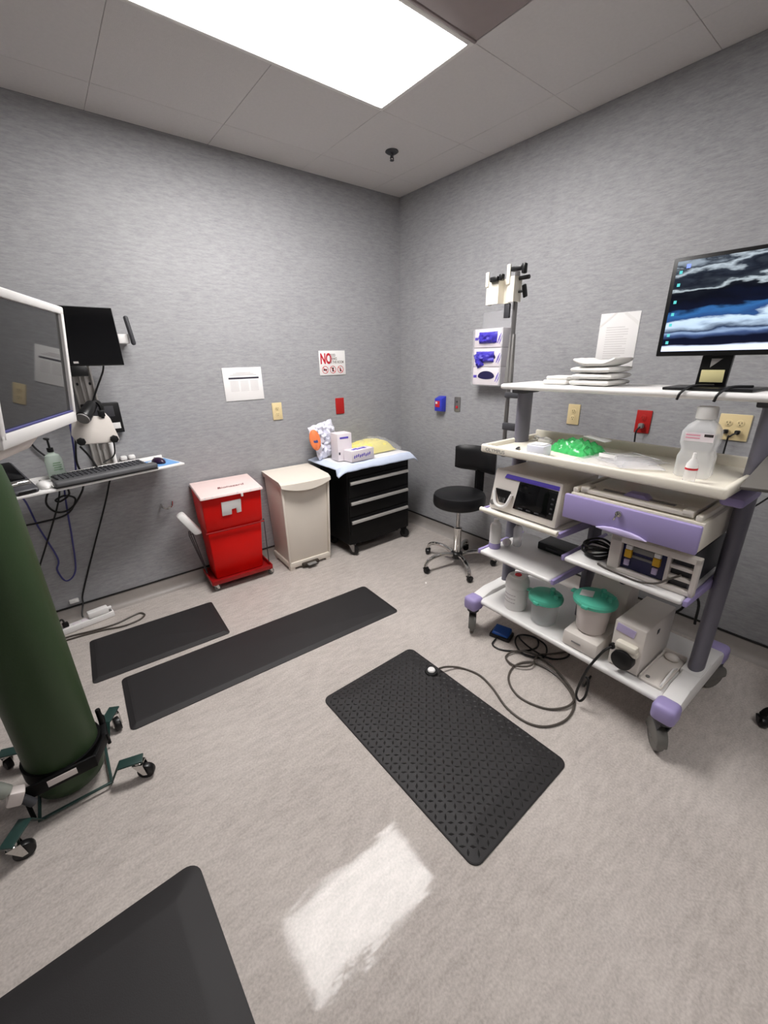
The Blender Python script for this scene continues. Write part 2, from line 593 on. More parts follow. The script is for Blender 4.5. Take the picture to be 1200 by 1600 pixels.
# ------------------------------------------------------------------ room
X0, Y0, H = -4.3, -5.2, 2.74
def struct(o):
    o['kind'] = 'structure'
    return o
struct(MB().box(((X0) / 2, Y0 / 2, -0.05), (-X0 + 0.24, -Y0 + 0.24, 0.1)).obj('floor', M['floor']))
struct(MB().box((X0 / 2, 0.06, H / 2), (-X0 + 0.24, 0.12, H)).obj('wall_back', M['wall']))
struct(MB().box((0.06, Y0 / 2, H / 2), (0.12, -Y0, H)).obj('wall_right', M['wall']))
struct(MB().box((X0 - 0.06, Y0 / 2, H / 2), (0.12, -Y0, H)).obj('wall_left', M['wall']))
struct(MB().box((X0 / 2, Y0 - 0.06, H / 2), (-X0 + 0.24, 0.12, H)).obj('wall_front', M['wall']))
ceil = struct(MB().box((X0 / 2, Y0 / 2, H + 0.11), (-X0 + 0.24, -Y0 + 0.24, 0.12)).obj('ceiling', M['ceil_back']))
xs = [0.0] + [-0.28 - 0.61 * k for k in range(7)] + [X0]
ys = [0.0] + [-0.28 - 0.61 * k for k in range(9)] + [Y0]
tile_cache = {}
lights_cells = set()
for i in range(len(xs) - 1):
    for j in range(len(ys) - 1):
        cx, cy = (xs[i] + xs[i + 1]) / 2, (ys[j] + ys[j + 1]) / 2
        sx, sy = xs[i] - xs[i + 1], ys[j] - ys[j + 1]
        if i in (2, 3) and j in (2, 3, 6):      # the light, the added fill light and the dark panel sit here
            continue
        key = (round(sx, 3), round(sy, 3))
        if key not in tile_cache:
            o = MB().box((0, 0, 0.025), (sx - 0.0012, sy - 0.0012, 0.05), 0.0015, seg=1).obj('ceiling_tile', M['ceil'], ceil)
            tile_cache[key] = o
        else:
            o = tile_cache[key].copy()
            COL.objects.link(o)
        o.location = (cx, cy, H)

# cove base with a black cap line
def cove(name, p0, p1, nx, ny):
    n = Vector((nx, ny, 0))
    prof = [(0.0, 0.094), (0.006, 0.094)] + [(0.006 + 0.04 * (1 - math.cos(a)) , 0.04 - 0.04 * math.sin(a)) for a in (0, 0.4, 0.8, 1.2, PI / 2)] + [(0.046, 0.0), (0, 0)]
    def sweep(profile):
        tb = MB()
        q = bmesh.new()
        A = [q.verts.new(Vector(p0) + n * a + Vector((0, 0, z))) for a, z in profile]
        B = [q.verts.new(Vector(p1) + n * a + Vector((0, 0, z))) for a, z in profile]
        k = len(profile)
        for i in range(k):
            j = (i + 1) % k
            try:
                q.faces.new((A[i], B[i], B[j], A[j]))
            except ValueError:
                pass
        q.faces.new(A)
        q.faces.new(B[::-1])
        bmesh.ops.remove_doubles(q, verts=list(q.verts), dist=1e-5)
        bmesh.ops.recalc_face_normals(q, faces=list(q.faces))
        return tb._merge(q)
    b = struct(sweep(prof[:-2] + [(0, 0)]).obj('baseboard_' + name, M['cove']))
    sweep([(0, 0.094), (0.009, 0.094), (0.009, 0.103), (0, 0.103)]).obj('cap_strip', M['black_line'], b, 'thin black strip capping the vinyl cove base')
cove('back', (X0, -0.001, 0.0), (-0.047, -0.001, 0.0), 0, -1)
cove('right', (-0.001, Y0, 0.0), (-0.001, -0.047, 0.0), -1, 0)

# the ceiling light, plus an unseen one added behind the camera for fill
def troffer(x0, x1, y0, y1, m, label, lab2):
    t = thing('ceiling_light', label, 'ceiling light', ((x0 + x1) / 2, (y0 + y1) / 2, H))
    w_, d_ = x1 - x0, y1 - y0
    f = MB()
    for sx in (-1, 1):
        f.box((sx * (w_ / 2 - 0.011), 0, 0.02), (0.022, d_, 0.05), 0.003)
    for sy in (-1, 1):
        f.box((0, sy * (d_ / 2 - 0.011), 0.02), (w_ - 0.044, 0.022, 0.05), 0.003)
    f.obj('frame', M['white_paint'], t)
    MB().box((0, 0, 0.008), (w_ - 0.04, d_ - 0.04, 0.012), 0.002).obj('diffuser', m, t, lab2)
    return t
troffer(-2.11, -0.89, -1.50, -0.89, M['diffuser'], 'glowing white rectangular ceiling light straight above the room centre', 'bright white diffuser')
troffer(-2.11, -0.89, -3.94, -3.33, M['fill_diffuser'], 'unseen ceiling light added behind the camera as dim fill', 'dim white diffuser of the added fill light')
t = thing('ceiling_panel', 'dark grey-brown flush ceiling panel right beside the glowing light', 'ceiling panel', (-1.50, -1.805, H))
MB().box((0, 0, 0.02), (1.216, 0.606, 0.04), 0.004).obj('panel_face', M['dark_panel'], t)
f = MB()
for sy in (-1, 1):
    f.box((0, sy * 0.297, 0.0), (1.216, 0.012, 0.012), 0.002)
f.pieces('panel_edge', M['dark_panel'], t)
# sprinkler
t = thing('sprinkler_head', 'small dark pendant sprinkler head on the ceiling near the corner', 'sprinkler', (-0.56, -0.575, H))
MB().lathe([(0, 0.0), (0.04, 0.0), (0.042, -0.004), (0.03, -0.012), (0, -0.014)]).obj('escutcheon', M['dgrey'], t)
s = MB().cyl((0, 0, -0.010), (0, 0, -0.032), 0.010)
s.tube([(0.008, 0, -0.03), (0.012, 0, -0.038), (0.004, 0, -0.048)], 0.003, sub=3)
s.tube([(-0.008, 0, -0.03), (-0.012, 0, -0.038), (-0.004, 0, -0.048)], 0.003, sub=3)
s.cyl((0, 0, -0.046), (0, 0, -0.049), 0.013)
s.obj('sprinkler_body', M['dgrey'], t)

# ------------------------------------------------------------------ wall items, back wall (local x right, y into wall)
t = thing('wall_notice', 'landscape white paper notice with a black bar, taped on the back wall', 'notice', (-1.476, -0.004, 1.272), 0)
MB().box((0, 0, 0.112), (0.28, 0.002, 0.222), 0.0008).obj('sheet', M['paper'], t)
MB().box((0.006, -0.0014, 0.152), (0.218, 0.001, 0.011)).obj('printed_bar', M['print_dark'], t)
q = MB()
for k in range(3):
    q.box((0.005, -0.0014, 0.172 + k * 0.008), (0.19 - 0.04 * k, 0.001, 0.0035))
q.obj('printed_heading', M['print_grey'], t, kind='stuff')
q = MB()
for c in range(3):
    for k in range(8):
        q.box((-0.066 + c * 0.072, -0.0014, 0.068 + k * 0.009), (0.058, 0.001, 0.0045))
q.obj('printed_rows', M['print_lgrey'], t, kind='stuff')

t = thing('no_food_sign', 'white sign with red NO and three red-ringed symbols on back wall', 'sign', (-0.728, -0.004, 1.415), 0)
MB().box((0, 0, 0.0925), (0.245, 0.003, 0.185), 0.0012).obj('sign_plate', M['white'], t)
text('lettering_no', 'NO', 0.105, M['print_red'], t, (-0.112, -0.0022, 0.09), sx=0.62, bold=0.004)['label'] = 'tall red letters NO'
for k, s_ in enumerate(('FOOD', 'DRINKS', 'IN THIS ROOM')):
    text('lettering', s_, 0.028, M['print_mid'], t, (-0.028, -0.0022, 0.141 - k * 0.026), sx=0.72, bold=0.0006)
for k in range(3):
    x = -0.072 + k * 0.072
    q = MB()
    q.tube([(x + 0.027 * math.cos(a), -0.0022, 0.042 + 0.027 * math.sin(a)) for a in [i * PI / 8 for i in range(16)]], 0.0022, seg=5, sub=1, closed=True)
    q.box((x, -0.0022, 0.042), (0.052, 0.0012, 0.004), rot=(0, R(45), 0))
    q.obj('prohibition_ring', M['print_red'], t)
    q = MB()
    if k == 0:
        q.box((x, -0.0020, 0.042), (0.032, 0.001, 0.013), 0.0003)
    elif k == 1:
        q.prism([(x - 0.006, 0.026), (x + 0.006, 0.026), (x + 0.009, 0.058), (x - 0.009, 0.058)], -0.0024, -0.0016, 'y')
    else:
        q.box((x, -0.0020, 0.036), (0.013, 0.001, 0.022), 0.0003)
        q.box((x, -0.0020, 0.052), (0.005, 0.001, 0.014), 0.0003)
    q.obj('pictogram', M['print_blk'], t)

def duplex(label, loc, rz, m, w_=0.078, h_=0.126, n=1, name='wall_outlet'):
    t = thing(name, label, 'outlet', loc, rz)
    MB().box((0, -0.004, 0), (w_, 0.008, h_), 0.003).obj('cover_plate', m, t)
    for k in range(n):
        x = (k - (n - 1) / 2) * 0.046 if n > 1 else 0
        for s_ in (-1, 1):
            rc = MB().cyl((x, -0.007, s_ * 0.021), (x, -0.011, s_ * 0.021), 0.0165, seg=20, bev=0.001).obj('receptacle', m, t)
            q = MB()
            for dx in (-0.006, 0.006):
                q.box((x + dx, -0.0112, s_ * 0.021 + 0.003), (0.0022, 0.001, 0.008))
            q.cyl((x, -0.0107, s_ * 0.021 - 0.008), (x, -0.0117, s_ * 0.021 - 0.008), 0.0025, seg=8)
            q.pieces('slot', M['slot'], rc)
    return t
duplex('ivory duplex wall outlet right of the black-bar notice, back wall', (-1.245, 0, 1.174), 0, M['ivory'])
t = thing('blank_wall_plate', 'plain red wall plate above the black cabinet, back wall', 'wall plate', (-0.680, 0, 1.167), 0)
MB().box((0, -0.004, 0), (0.082, 0.008, 0.13), 0.003).obj('cover_plate', M['redplate'], t)
q = MB()
for s_ in (-1, 1):
    q.cyl((0, -0.007, s_ * 0.042), (0, -0.0095, s_ * 0.042), 0.0035, seg=10)
q.pieces('screw', M['redplate'], t)

# ------------------------------------------------------------------ right wall items: local x -> -Y, local y -> +X
RW = R(-90)
t = thing('alert_box', 'small blue wall box with a red sticker, right wall near corner', 'wall box', (0, -0.535, 1.165), RW)
MB().prism([(-0.0, -0.062), (-0.055, -0.055), (-0.055, 0.045), (-0.0, 0.066)], -0.04, 0.04, 'x', 0.004).obj('housing', M['blue'], t)
MB().box((-0.005, -0.056, 0.002), (0.05, 0.003, 0.05), 0.001).obj('sticker', M['print_red'], t, 'red and white sticker')
MB().box((-0.016, -0.0580, 0.012), (0.02, 0.002, 0.018), 0.0005).obj('sticker_patch', M['white'], t, 'white patch on the red sticker')
t = thing('call_plate', 'grey metal wall plate beside the blue wall box', 'wall plate', (0, -0.702, 1.172), RW)
MB().box((0, -0.004, 0), (0.062, 0.008, 0.115), 0.004).obj('cover_plate', M['steel'], t)
MB().box((0, -0.010, -0.022), (0.02, 0.006, 0.02), 0.002).obj('red_button', M['print_red'], t, 'small red button')
MB().cyl((0, -0.008, 0.02), (0, -0.011, 0.02), 0.008).obj('socket', M['dgrey'], t)

duplex('ivory duplex outlet on the right wall above the green bag', (0, -1.678, 1.174), RW, M['ivory'])
t = duplex('red emergency outlet with a black plug, right wall', (0, -2.086, 1.168), RW, M['redplate'])
pl = thing('power_plug', 'black and grey plug seated in the red wall outlet', 'plug', (0, -2.086, 1.147), RW)
MB().box((0.0, -0.024, 0.0), (0.026, 0.026, 0.028), 0.006).obj('plug_body', M['grey'], pl)
MB().tube([(0.0, -0.035, -0.004), (-0.01, -0.05, -0.03), (-0.012, -0.04, -0.09), (-0.01, -0.03, -0.2), (0.0, -0.02, -0.5), (0, -0.02, -0.9)], 0.0045).obj('cord', M['cable'], pl)
t = duplex('ivory double-gang outlet plate behind the upper shelf post, right wall', (0, -2.492, 1.18), RW, M['ivory'], 0.126, 0.126, 2)
pl = thing('double_plug', 'pair of dark plugs in the ivory double-gang outlet', 'plug', (0, -2.492, 1.152), RW)
for s_ in (-1, 1):
    MB().box((s_ * 0.023, -0.022, 0.008), (0.022, 0.02, 0.02), 0.005).obj('plug_body', M['blackp'], pl)
    MB().tube([(s_ * 0.023, -0.03, 0.006), (s_ * 0.023 - 0.02, -0.045, -0.012), (s_ * 0.023 - 0.03, -0.03, -0.06), (s_ * 0.023 - 0.03, -0.02, -0.5)], 0.004).obj('cord', M['cable'], pl)

t = thing('posted_sheet', 'portrait paper in a clear sleeve on the right wall above towels', 'notice', (0, -1.868, 1.455), RW)
MB().box((0, -0.002, 0.145), (0.212, 0.002, 0.29), 0.0008).obj('sheet', M['paper'], t)
q = MB()
for k in range(14):
    wd = 0.12 if k % 4 else 0.10
    q.box((-0.005 + (wd - 0.12) / 2, -0.0035, 0.215 - k * 0.0125), (wd, 0.0008, 0.004))
q.obj('printed_lines', M['print_lgrey'], t, kind='stuff')
MB().prism([(-0.106, 0.23), (-0.03, 0.29), (-0.012, 0.29), (-0.106, 0.212)], -0.0042, -0.0034, 'y').obj('tape_strip', M['white'], t)
MB().prism([(0.106, 0.215), (0.02, 0.282), (0.034, 0.29), (0.106, 0.236)], -0.0042, -0.0034, 'y').obj('tape_strip', M['white'], t)

# glove boxes in a holder
hold = thing('glove_box_holder', 'clear wall-mounted holder carrying three glove boxes', 'holder', (0, -1.04, 1.335), RW)
MB().box((0, -0.002, 0.245), (0.252, 0.003, 0.49), 0.001).obj('back_plate', M['clear'], hold)
q = MB()
for s_ in (-1, 1):
    q.box((s_ * 0.127, -0.05, 0.19), (0.003, 0.098, 0.37), 0.001)
q.pieces('side_plate', M['clear'], hold)
MB().box((0, -0.05, -0.003), (0.257, 0.1, 0.004), 0.001).obj('bottom_plate', M['clear'], hold)
q = MB()
for s_ in (-1, 1):
    q.box((s_ * 0.121, -0.101, 0.19), (0.014, 0.003, 0.37), 0.001)
q.pieces('retaining_lip', M['clear'], hold)
for k, nm in enumerate(('bottom glove box in the wall holder, opening nearly empty and dark', 'middle glove box in the wall holder, violet glove hanging out left', 'top glove box in the wall holder, violet gloves filling its opening')):
    b = thing('glove_box', nm, 'glove box', (0, -1.04, 1.336 + k * 0.126), RW, 'glove boxes in the wall holder')
    MB().box((0, -0.05, 0.0625), (0.24, 0.088, 0.122), 0.002).obj('carton', M['box'], b)
    el = [(0.072 * math.cos(a), 0.06 + 0.031 * math.sin(a) * (1.2 if math.sin(a) > 0 else 0.6)) for a in [i * PI / 12 for i in range(24)]]
    MB().prism(el, -0.0962, -0.0936, 'y').obj('opening', M['dviolet'], b, 'dark oval opening')
    if k > 0:
        q = MB()
        q.pillow((0, 0, 0), (0.155, 0.072, 0.032), seed=k, amp=0.4, n=12, freq=30)
        g = q.obj('nitrile_glove', M['violet'], b)
        g.rotation_euler = (PI / 2, 0, 0)
        g.location = (0.0 if k == 2 else -0.018, -0.095, 0.066)
        if k == 1:
            q = MB()
            q.pillow((0, 0, 0), (0.06, 0.10, 0.026), seed=9, amp=0.5, n=8, freq=50)
            g = q.obj('glove_finger', M['violet'], b)
            g.rotation_euler = (PI / 2, R(-24), 0)
            g.location = (-0.07, -0.096, 0.045)
    q = MB()
    for j in range(5):
        q.box((0.088 + j * 0.006, -0.0945, 0.05 + 0.008 * (j % 3)), (0.003, 0.001, 0.05 + 0.01 * (j % 2)), rot=(0, R(20), 0))
    q.box((-0.098, -0.0945, 0.06), (0.03, 0.001, 0.018))
    q.obj('violet_print', M['violet_print'], b, kind='stuff')

# ------------------------------------------------------------------ floor mats
def rrect(w_, d_, r, n=6):
    P = []
    for cx, cy, a0 in ((w_ / 2 - r, d_ / 2 - r, 0), (-w_ / 2 + r, d_ / 2 - r, PI / 2), (-w_ / 2 + r, -d_ / 2 + r, PI), (w_ / 2 - r, -d_ / 2 + r, 1.5 * PI)):
        for k in range(n + 1):
            a = a0 + k * PI / 2 / n
            P.append((cx + r * math.cos(a), cy + r * math.sin(a)))
    return P
def slab(w_, d_, r, levels):
    """levels: (inset, z) rings from the floor up"""
    mb = MB()
    q = bmesh.new()
    rings = []
    for ins, z in levels:
        rings.append([q.verts.new((x, y, z)) for x, y in rrect(w_ - 2 * ins, d_ - 2 * ins, max(r - ins, 0.006))])
    for a, b in zip(rings, rings[1:]):
        n = len(a)
        for i in range(n):
            j = (i + 1) % n
            q.faces.new((a[i], a[j], b[j], b[i]))
    q.faces.new(rings[0][::-1])
    q.faces.new(rings[-1])
    return mb._merge(q)
def floor_mat_thing(label, loc, rz, w_, d_, edge, th, r=0.03):
    t = thing('floor_mat', label, 'mat', loc, rz)
    slab(w_, d_, r, [(0, 0), (0, th * 0.25), (0.004, th * 0.32), (edge, th * 0.92), (edge + 0.01, th)]).obj('mat_body', M['rubber'], t, ang=12)
    return t
floor_mat_thing('short plain black anti-fatigue mat nearest the back wall and power strip', (-2.396, -0.560, 0), R(-3), 0.695, 0.430, 0.025, 0.016, 0.02)
floor_mat_thing('long narrow plain black anti-fatigue mat in the middle of the floor', (-1.889, -1.045, 0), R(-2.6), 1.513, 0.402, 0.025, 0.016, 0.025)
floor_mat_thing('plain black mat with wide sloping edges, bottom left corner, nearest the viewer', (-2.868, -2.395, 0), R(0.6), 0.60, 0.93, 0.075, 0.02, 0.045)
t = thing('diamond_plate_mat', 'black diamond-tread anti-fatigue mat in front of the cart', 'mat', (-1.611, -2.062, 0), R(0.5))
slab(0.575, 0.925, 0.035, [(0, 0), (0, 0.005), (0.004, 0.007), (0.088, 0.022), (0.092, 0.0222)]).obj('mat_body', M['rubber'], t, ang=6)
def mat_z(x, y):
    e = min(0.2875 - abs(x), 0.4625 - abs(y))
    return 0.007 + 0.0151 * max(0, min(1, (e - 0.004) / 0.085))
q = bmesh.new()
st = 0.0245
ny, nx = int(0.89 / st), int(0.54 / st)
for j in range(ny + 1):
    for i in range(nx + 1):
        x = (i - nx / 2) * st
        y = (j - ny / 2) * st
        if math.hypot(max(0, abs(x) - 0.245), max(0, abs(y) - 0.42)) > 0.03:
            continue
        ang = PI / 4 if (i + j) % 2 else -PI / 4
        c_, s_ = math.cos(ang), math.sin(ang)
        z0 = mat_z(x, y)
        def P(a, b, h):
            px, py = x + a * c_ - b * s_, y + a * s_ + b * c_
            return (px, py, mat_z(px, py) - 0.0004 + h)
        vs = [q.verts.new(P(-0.0135, 0, 0)), q.verts.new(P(0, -0.0052, 0)), q.verts.new(P(0.0135, 0, 0)), q.verts.new(P(0, 0.0052, 0)),
              q.verts.new(P(-0.004, 0, 0.0034)), q.verts.new(P(0.004, 0, 0.0034))]
        q.faces.new((vs[0], vs[1], vs[4]))
        q.faces.new((vs[1], vs[2], vs[5]))
        q.faces.new((vs[1], vs[5], vs[4]))
        q.faces.new((vs[2], vs[3], vs[5]))
        q.faces.new((vs[3], vs[0], vs[4]))
        q.faces.new((vs[3], vs[4], vs[5]))
MB()._merge(q).obj('diamond_tread', M['rubber_d'], t, kind='stuff')

# ------------------------------------------------------------------ casters
def caster(parent, x, y, r=0.03, top=0.08, wheel=None, fork=None, ang=0.0, wd=0.022, off=0.018, z0=0.0):
    ca, sa = math.cos(ang), math.sin(ang)
    wx, wy = x + off * ca, y + off * sa
    q = MB()
    q.cyl((x, y, z0 + top - 0.012), (x, y, z0 + top), r * 0.55, seg=14)
    for s_ in (-1, 1):
        dx, dy = -sa * s_ * (wd / 2 + 0.003), ca * s_ * (wd / 2 + 0.003)
        q.hexa([(wx + dx * 1.0 - 0.008 * ca, wy + dy - 0.008 * sa, z0 + r * 0.8), (wx + dx * 1.25 - 0.008 * ca, wy + dy * 1.25 - 0.008 * sa, z0 + r * 0.8),
                (wx + dx * 1.25 + 0.008 * ca, wy + dy * 1.25 + 0.008 * sa, z0 + r * 0.8), (wx + dx + 0.008 * ca, wy + dy + 0.008 * sa, z0 + r * 0.8),
                (x + dx - r * 0.5 * ca, y + dy - r * 0.5 * sa, z0 + top - 0.01), (x + dx * 1.25 - r * 0.5 * ca, y + dy * 1.25 - r * 0.5 * sa, z0 + top - 0.01),
                (x + dx * 1.25 + r * 0.7 * ca, y + dy * 1.25 + r * 0.7 * sa, z0 + top - 0.01), (x + dx + r * 0.7 * ca, y + dy + r * 0.7 * sa, z0 + top - 0.01)])
    q.box((x + 0.1 * r * ca, y + 0.1 * r * sa, z0 + top - 0.011), (r * 1.2, wd + 0.012, 0.004), rot=(0, 0, ang))
    c = q.obj('caster', fork or M['chrome'], parent)
    MB().cyl((wx + sa * wd / 2, wy - ca * wd / 2, z0 + r), (wx - sa * wd / 2, wy + ca * wd / 2, z0 + r), r, seg=24, bev=0.004).obj('wheel', wheel or M['blackp'], c)
    return c

# ------------------------------------------------------------------ red bin
t = thing('red_waste_bin', 'tall red sharps waste bin with pale lid on a red wheeled dolly', 'bin', (-1.755, -0.02, 0), R(-3))
# dolly
q = MB()
q.box((0, -0.135, 0.062), (0.44, 0.25, 0.006), 0.002)
for s_ in (-1, 1):
    q.box((s_ * 0.217, -0.135, 0.075), (0.008, 0.25, 0.034), 0.002)
q.box((0, -0.257, 0.075), (0.44, 0.008, 0.034), 0.002)
q.box((0, -0.014, 0.075), (0.44, 0.008, 0.034), 0.002)
q.obj('dolly', M['dred'], t)
for sx in (-1, 1):
    for y_ in (-0.235, -0.035):
        caster(t, sx * 0.2, y_, 0.022, 0.06, M['wheel'], M['chrome'], 0.5)
lo = [(-0.175, -0.20, 0.066), (0.175, -0.20, 0.066), (0.175, -0.02, 0.066), (-0.175, -0.02, 0.066)]
def bin_ring(z):
    k = (z - 0.066) / (0.70 - 0.066)
    hw = 0.172 + 0.026 * k
    fr = 0.19 + 0.085 * k
    return [(-hw, -fr, z), (hw, -fr, z), (hw, -0.015, z), (-hw, -0.015, z)]
MB().hexa(bin_ring(0.066) + bin_ring(0.45), 0.012).obj('lower_body', M['red'], t)
a, b = bin_ring(0.452), bin_ring(0.705)
a = [(x * 1.035, y * (1.03 if y < -0.1 else 1), z) for x, y, z in a]
b = [(x * 1.02, y * 1.02 if y < -0.1 else y, z if y < -0.1 else z + 0.02) for x, y, z in b]
MB().hexa(a + b, 0.012).obj('upper_body', M['red'], t)
q = MB()
q.hexa([(-0.21, -0.305, 0.697), (0.21, -0.305, 0.697), (0.208, -0.0, 0.732), (-0.208, -0.0, 0.732),
        (-0.205, -0.298, 0.717), (0.205, -0.298, 0.717), (0.203, -0.005, 0.752), (-0.203, -0.005, 0.752)], 0.006)
lid = q.obj('lid', M['pink'], t, 'pale pinkish white sloping lid')
text('lid_lettering', 'Biohazard', 0.045, M['print_dred'], lid, (0.02, -0.205, 0.7295), rot=(R(6.8), 0, 0), align='CENTER', shear=0.2)
q = MB()
for x in (-0.18, -0.13, 0.03, 0.12, 0.185):
    q.box((x, -0.301, 0.711), (0.006, 0.003, 0.012), rot=(0, R(25), 0))
q.box((0.06, -0.303, 0.690), (0.015, 0.006, 0.025), 0.002)
q.obj('lid_latch', M['white'], lid, kind='stuff')
q = MB()
q.prism([(-0.068, 0.555), (-0.004, 0.555), (-0.002, 0.592), (0.028, 0.594), (0.030, 0.556), (0.062, 0.560), (0.066, 0.655), (-0.066, 0.655)], -0.273, -0.262, 'y', 0.003)
o = q.obj('panel_label', M['white'], t, 'white notched plate on the front')
o.rotation_euler = (R(7.2), 0, 0)
o.location = (-0.012, 0.0712, 0.0383)
q = MB()
q.tube([(-0.20, -0.255, 0.449), (0.20, -0.255, 0.449)], 0.006, sub=1)
q.obj('seam_ridge', M['dred'], t)
q = MB()
for dx, dy in ((0, 0), (0.012, 0.02), (0.03, 0.055)):
    q.tube([(-0.21 + dx * 0.3, -0.10 + dy, 0.08), (-0.285 + dx, -0.13 + dy, 0.42), (-0.275 + dx, -0.14 + dy, 0.45)], 0.0032, seg=6, sub=2)
q.tube([(0.215, -0.2, 0.09), (0.205, -0.24, 0.46), (0.195, -0.25, 0.462)], 0.0032, seg=6, sub=1)
q.tube([(-0.275, -0.14, 0.43), (-0.21, -0.16, 0.45)], 0.0035, seg=6, sub=1)
q.obj('wire_frame', M['dgrey'], t)
MB().hexa([(-0.262, -0.21, 0.435), (-0.205, -0.21, 0.44), (-0.205, -0.12, 0.45), (-0.262, -0.12, 0.45),
           (-0.345, -0.18, 0.575), (-0.297, -0.18, 0.60), (-0.297, -0.09, 0.60), (-0.345, -0.09, 0.575)], 0.018).obj('lid_lever', M['white'], t, 'white tilted side paddle')
tag(MB().tube([(-2.155, -0.004, 0.64), (-2.155, -0.04, 0.628), (-2.13, -0.055, 0.618), (-2.10, -0.05, 0.63), (-2.092, -0.045, 0.66)], 0.006).obj('wall_hook', M['chrome']), 'small chrome hook on the back wall left of the red bin', 'hook')

# ------------------------------------------------------------------ beige step bin
t = thing('beige_step_bin', 'tall beige step-on waste bin between the red bin and black cabinet', 'bin', (-1.235, -0.015, 0), R(-2.5))
def ring2(z, g=0.0):
    k = z / 0.70
    hw = 0.165 + 0.018 * k + g
    fr = 0.31 + 0.035 * k + g
    return [(-hw, -fr, z), (hw, -fr, z), (hw, 0.0, z), (-hw, 0.0, z)]
MB().hexa(ring2(0.055) + ring2(0.695), 0.014).obj('body', M['beige'], t)
q = MB()
q.hexa(ring2(0.02, 0.012) + ring2(0.065, 0.012), 0.006)
for x in (-0.155, 0.155):
    for y in (-0.30, -0.03):
        q.box((x, y, 0.011), (0.04, 0.04, 0.022), 0.003)
q.obj('base_frame', M['beige'], t)
q = MB()
for s_ in (-1, 1):
    q.hexa([(s_ * 0.172 - 0.008, -0.325, 0.06), (s_ * 0.172 + 0.008, -0.325, 0.06), (s_ * 0.172 + 0.008, -0.30, 0.06), (s_ * 0.172 - 0.008, -0.30, 0.06),
            (s_ * 0.187 - 0.008, -0.358, 0.69), (s_ * 0.187 + 0.008, -0.358, 0.69), (s_ * 0.187 + 0.008, -0.335, 0.69), (s_ * 0.187 - 0.008, -0.335, 0.69)], 0.004)
q.pieces('corner_rib', M['beige'], t)
# lid with a bowed front lip
pts = []
q = bmesh.new()
n = 14
def lidpt(i, k):
    u = i / n * 2 - 1
    bow = 0.04 * (1 - u * u)
    return {0: (u * 0.198, -0.005, 0.742), 1: (u * 0.2, -0.335 - bow * 0.2, 0.722), 2: (u * 0.2, -0.368 - bow * 0.5, 0.705),
            3: (u * 0.198, -0.375 - bow * 0.45, 0.683 - bow * 0.9), 4: (u * 0.19, -0.36, 0.675), 5: (u * 0.19, -0.005, 0.70)}[k]
G = [[q.verts.new(lidpt(i, k)) for i in range(n + 1)] for k in range(6)]
for k in range(6):
    for i in range(n):
        q.faces.new((G[k][i], G[k][i + 1], G[(k + 1) % 6][i + 1], G[(k + 1) % 6][i]))
q.faces.new([G[k][0] for k in range(6)])
q.faces.new([G[k][n] for k in range(6)][::-1])
bmesh.ops.recalc_face_normals(q, faces=list(q.faces))
MB()._merge(q).obj('lid', M['beige'], t, ang=50)
q = MB()
q.box((-0.01, -0.335, 0.030), (0.14, 0.03, 0.028), 0.006)
q.obj('pedal_recess', M['slot'], t, 'dark pedal recess')
q = MB()
q.box((-0.01, -0.355, 0.034), (0.075, 0.05, 0.012), 0.005)
q.obj('foot_pedal', M['grey'], t)

# ------------------------------------------------------------------ black cabinet
t = thing('black_drawer_cabinet', 'black steel drawer cabinet on casters in the corner', 'cabinet', (-0.615, -0.03, 0), 0)
MB().box((0, -0.205, 0.432), (0.64, 0.395, 0.655), 0.006).obj('body', M['black'], t)
for k, (z0_, z1_) in enumerate(((0.675, 0.755), (0.508, 0.668), (0.348, 0.501), (0.188, 0.341))):
    d = MB().box((0, -0.406, (z0_ + z1_) / 2), (0.615, 0.012, z1_ - z0_), 0.003).obj('drawer', M['black'], t)
    if k > 0:
        q = MB()
        q.prism([(-0.432, z1_ - 0.05), (-0.414, z1_ - 0.056), (-0.412, z1_ - 0.028), (-0.427, z1_ - 0.030)], -0.298, 0.298, 'x', 0.002)
        q.obj('drawer_pull', M['alu'], d, 'silver bar pull')
for sx in (-1, 1):
    for y_ in (-0.37, -0.05):
        caster(t, sx * 0.28, y_, 0.042, 0.106, M['blackp'], M['steel'] if (sx < 0 and y_ < -0.2) else M['black'], -1.0)
MB().box((0, -0.395, 0.125), (0.40, 0.01, 0.06), 0.004).obj('apron', M['black'], t)
MB().cyl((0.0, -0.410, 0.715), (0, -0.420, 0.715), 0.009).obj('lock', M['chrome'], t)

# underpad draped over the cabinet top
q = bmesh.new()
nx, ny = 44, 30
G = []
top = 0.772
for j in range(ny + 1):
    row = []
    for i in range(nx + 1):
        x = -1.03 + i / nx * 0.82
        y = -0.505 + j / ny * 0.485
        ox = max(0, -0.945 - x, x + 0.285)
        oy = max(0, -0.445 - y)
        d = math.hypot(ox, oy)
        nz_ = mnoise.noise(Vector((x * 9, y * 9, 3.0)))
        z = top + 0.004 + 0.008 * max(0, nz_) - d * (0.15 if x < -0.945 and oy == 0 else 0.7) - 0.8 * d * d
        kx = 1.0
        px, py = x, y
        if oy > 0:
            py = -0.447 - oy * 0.5 - 0.008 * mnoise.noise(Vector((x * 14, 0, 1)))
        if x > -0.285:
            px = -0.285 + (x + 0.285) * 0.75
        row.append(q.verts.new((px, py, z)))
    G.append(row)
for j in range(ny):
    for i in range(nx):
        f_ = q.faces.new((G[j][i], G[j][i + 1], G[j + 1][i + 1], G[j + 1][i]))
        f_.material_index = 1 if (3 < i < nx - 3 and j > 4) else 0
o = MB()._merge(q).obj('underpad', [M['underpad'], M['padwhite']])
md = o.modifiers.new('thick', 'SOLIDIFY')
md.thickness = 0.006
md.offset = 1
